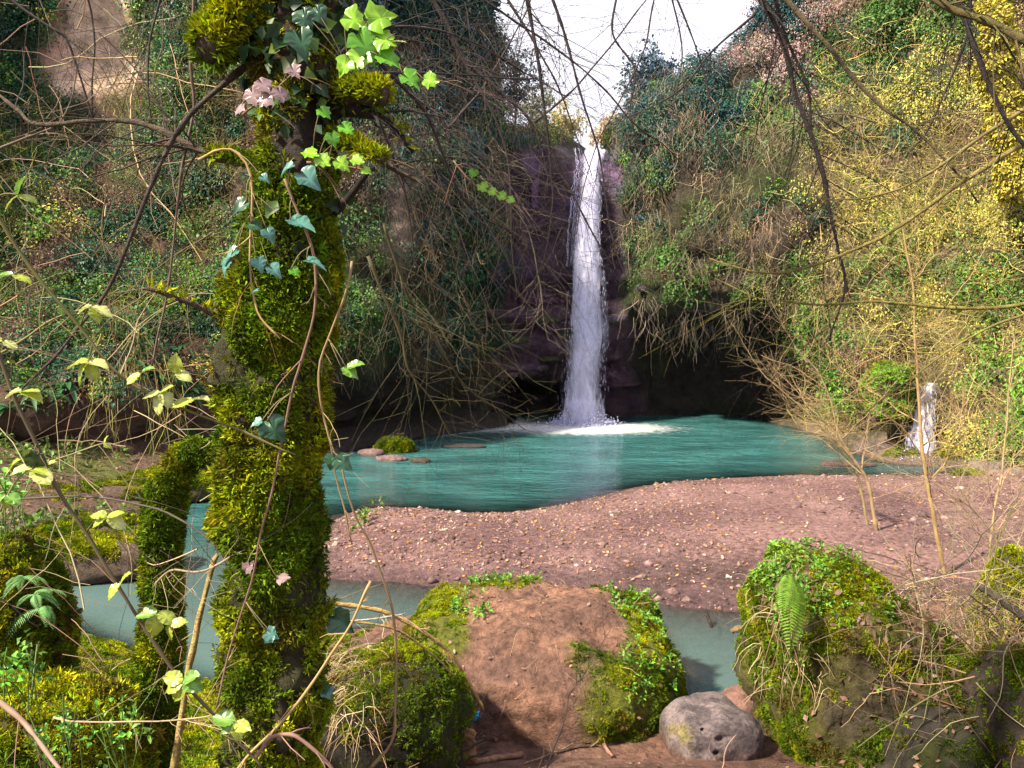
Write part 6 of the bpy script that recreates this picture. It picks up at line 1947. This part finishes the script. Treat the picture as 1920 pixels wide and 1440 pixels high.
for i, (px, py, kind, s, n, lab) in enumerate([
    (70, 745, 'strap', .62, 16, 'strap-leaved fern clump at the left edge of the fern band'), (130, 730, 'strap', .58, 14, 'strap-leaved fern clump second from the left edge in the fern band'), (205, 640, 'strap', .55, 13, 'upright strap-leaved fern high in the band above the hanging straw'),
    (300, 715, 'strap', .58, 15, 'strap-leaved fern clump right of the hanging straw'), (355, 735, 'strap', .6, 15, 'strap-leaved fern clump next to the large trunk'), (345, 660, 'strap', .5, 12, 'smaller strap-leaved fern above the clump next to the trunk'),
    (15, 770, 'strap', .55, 12, 'strap-leaved fern cut by the left edge'), (160, 395, 'fern', .6, 11, 'lone bright fern high on the left slope'), (45, 305, 'fern', .5, 9, 'fern near the left edge below the pale cliff'), (245, 690, 'strap', .5, 12, 'dark strap-leaved fern just above the hanging straw'),
    (340, 810, 'fern', .5, 10, 'low feathery fern at the foot of the left slope'), (1640, 720, 'fern', .4, 9, 'small fern on the ledge left of the small cascade'), (1520, 640, 'fern', .4, 8, 'small fern under the right overhang'),
]):
    fern(lab, wall_pt(px, py), 180, kind, s, n, 'ferns on the gorge slopes', 110)
fb_ = at(1478, 1075, 4.45)
o = empty('fern', fb_, 'bright yellow-green fern hanging on the left face of the big boulder', 'fern')
for k, (a, s, tilt) in enumerate([(178, .42, -58), (165, .34, -50), (196, .30, -48), (150, .24, -35), (212, .26, -52)]):
    b = bpy.data.objects.new('frond', FM['bright'][k % 3])
    COL.link(b)
    b.parent = o
    b.rotation_euler = (math.radians(tilt), 0, math.radians(a))
    b.scale = (s, s, s)
for px, py, d, s, lab in [(45, 1085, 2.7, .10, 'pale green fern on the mossy rock at the left edge'), (80, 1140, 3.0, .13, 'feathery pale fern drooping towards the water at the lower left'), (65, 1115, 2.9, .11, 'small feathery fern between the rock and the water at the lower left')]:
    fern(lab, at(px, py, d), 200, 'pale', s, 6, None, 90)
# leafy herbs lower left
for px, py, d, s, lab in [(35, 1260, 2.2, .034, 'clump of bright leafy herbs at the lower left edge'), (215, 1375, 2.1, .028, 'leafy herb tuft on the mossy bank near the bottom left'), (10, 930, 2.6, .04, 'leafy green shoot clump at the left edge above the water'), (115, 1385, 2.0, .022, 'small leafy herb in the bottom left moss')]:
    c = at(px, py, d)
    n = 16
    P = c + rng.normal(size=(n, 3)) * [.032, .04, .035]
    g = Geo().add(*herb(P, np.tile([0, -.5, .8], (n, 1)), s, 6, (0.14, 0.34, 0.05)))
    Q = walkers(np.tile(c - [0, 0, .12], (8, 1)) + rng.normal(size=(8, 3)) * .02, np.tile([0, 0, 1.0], (8, 1)) + .3 * rng.normal(size=(8, 3)), np.full(8, .2), 5, .1, 0)
    V, F = tubes(Q, np.full((8, 5), .002), 3, cap=False)
    g.add(V, F, np.array([.12, .2, .05]))
    g.build('herb', M_LEAF, origin=c - [0, 0, .12], label=lab, cat='herb')


# ------------------------------------------------------------------ trees above the cliffs
def tree_far(label, base, h, cr, col, nleaf, seed, lean=0.0, bare=False, group='trees above the cliffs'):
    r = np.random.default_rng(seed)
    o = empty('tree', base, label, 'tree', group)
    g = Geo()
    top = base + np.array([lean * h, 0, h])
    W = np.array([base - [0, 0, .3], base + np.array([lean * h * .3, 0, h * .35]), base + np.array([lean * h * .6, .1, h * .65]), top])
    M, R = branch(g, W, 0.035 * h * .5, 0.02, (0.10, 0.075, 0.06), 0, 0, sides=8)
    n = len(M)
    nb = 16
    i = (np.linspace(.3, .97, nb) * (n - 1)).astype(int)
    D = r.normal(size=(nb, 3)) * [1, 1, .2] + [0, 0, .55]
    L = cr * r.uniform(.6, 1.1, nb)
    PP = walkers(M[i], D, L, 7, .12, -.02)
    V, F = tubes(PP, (R[i] * .5)[:, None] * np.linspace(1, .25, 7)[None], 5)
    g.add(V, F, np.array([0.10, 0.08, 0.06]))
    m = nb * 9
    a, b = np.repeat(np.arange(nb), 9), r.integers(1, 6, m)
    P2 = walkers(PP[a, b], r.normal(size=(m, 3)) + [0, 0, .3], cr * .4 * r.uniform(.4, 1, m), 5, .15, 0)
    V, F = tubes(P2, np.full((m, 5), .012) * np.linspace(1, .4, 5), 3, cap=False)
    g.add(V, F, np.array([0.12, 0.09, 0.07]))
    g.build('trunk', M_TWIG, parent=o)
    tips = np.vstack([P2[:, -1], P2[:, 2], PP[:, -1]])
    k = r.integers(0, len(tips), nleaf)
    P = tips[k] + r.normal(size=(nleaf, 3)) * cr * .11 * (.5 + r.random((nleaf, 1)))
    ln = r.uniform(.07, .16, nleaf)
    V, F = leafcards(P, r.normal(size=(nleaf, 3)) + [0, 0, -.3], r.normal(size=(nleaf, 3)) + [0, 0, 1], ln, ln * .65)
    cl = np.array(col) * (1 + .22 * r.normal(size=(len(tips), 1)))[k]
    mk('crown', V, F, M_LEAF, C=rep(jit(np.clip(cl, .01, .8), nleaf, .15, .05), 4), parent=o, kind='stuff')


for i, (lab, px, py, d, h, cr, col, nl, lean) in enumerate([
    ('slim grey-green tree in the gap just right of the waterfall lip', 1195, 265, 27, 2.2, 0.9, (0.06, 0.12, 0.13), 1500, .05),
    ('blue-green tree beside the cliff edge right of the sky', 1225, 215, 26.5, 1.8, 1.0, (0.06, 0.11, 0.16), 2200, .05),
    ('yellowish bush in the valley directly above the waterfall lip', 1062, 285, 33, 1.3, 0.9, (0.50, 0.44, 0.20), 1500, 0),
    ('pale bush in the valley above the lip, left of the yellowish one', 1005, 275, 31, 1.7, 1.0, (0.26, 0.28, 0.20), 1300, 0),
    ('straw-coloured bush in the valley right above the falling water', 1135, 290, 35, 1.3, 0.9, (0.55, 0.42, 0.26), 1300, 0),
    ('tall thin-leaved tree leaning into the sky from the left cliff', 965, 268, 29, 3.0, 1.3, (0.07, 0.11, 0.12), 1600, .04),
    ('dark evergreen on the left cliff edge beside the sky', 872, 190, 25, 4.0, 1.2, (0.025, 0.065, 0.06), 6500, .03),
    ('dense dark evergreen on the left cliff top left of the sky', 815, 110, 25, 4.2, 1.8, (0.022, 0.06, 0.05), 7500, 0),
    ('dark evergreen towering above the left cliff, furthest from the sky', 770, 60, 25, 4.2, 1.9, (0.025, 0.065, 0.055), 6500, 0),
    ('tree on the right cliff top with rusty pink leaves', 1490, 60, 26.5, 2.8, 1.5, (0.42, 0.26, 0.25), 4200, 0),
]):
    tree_far(lab, at(px, py, d), h, cr, col, nl, 900 + i, lean)

# yellow mossy trunk in the top right corner
W = px_pts([(1912, 345), (1896, 270), (1882, 180), (1868, 60), (1875, -80), (1890, -240)], 16.6, 16.8)
g = Geo()
M, R = branch(g, W, 0.34, 0.22, (0.16, 0.13, 0.05), 0, 2.2, -.05, 3, .3, .12, 18)
o = g.build('sunlit_tree', M_BARK, origin=W[0], label='broad trunk with yellow moss in the sunlit top right corner', cat='tree')
V, F = tubes(M[None], R[None] * 1.02, 20)
P, N = scatter(V, F[0], 16000, lambda c, n: 1.0 + 0 * c[:, 0])
ln = rng.uniform(.05, .13, len(P))
Vv, Fv = leafcards(P, nrm(N + .6 * rng.normal(size=N.shape) + [0, 0, -.5]), N, ln, ln * .5)
mo = mk('moss', Vv, Fv, M_MOSS, C=rep(jit((0.42, 0.37, 0.06), len(P), .3, .08), 4), origin=W[0], kind='stuff')
mo.parent = o
mo.location = (0, 0, 0)
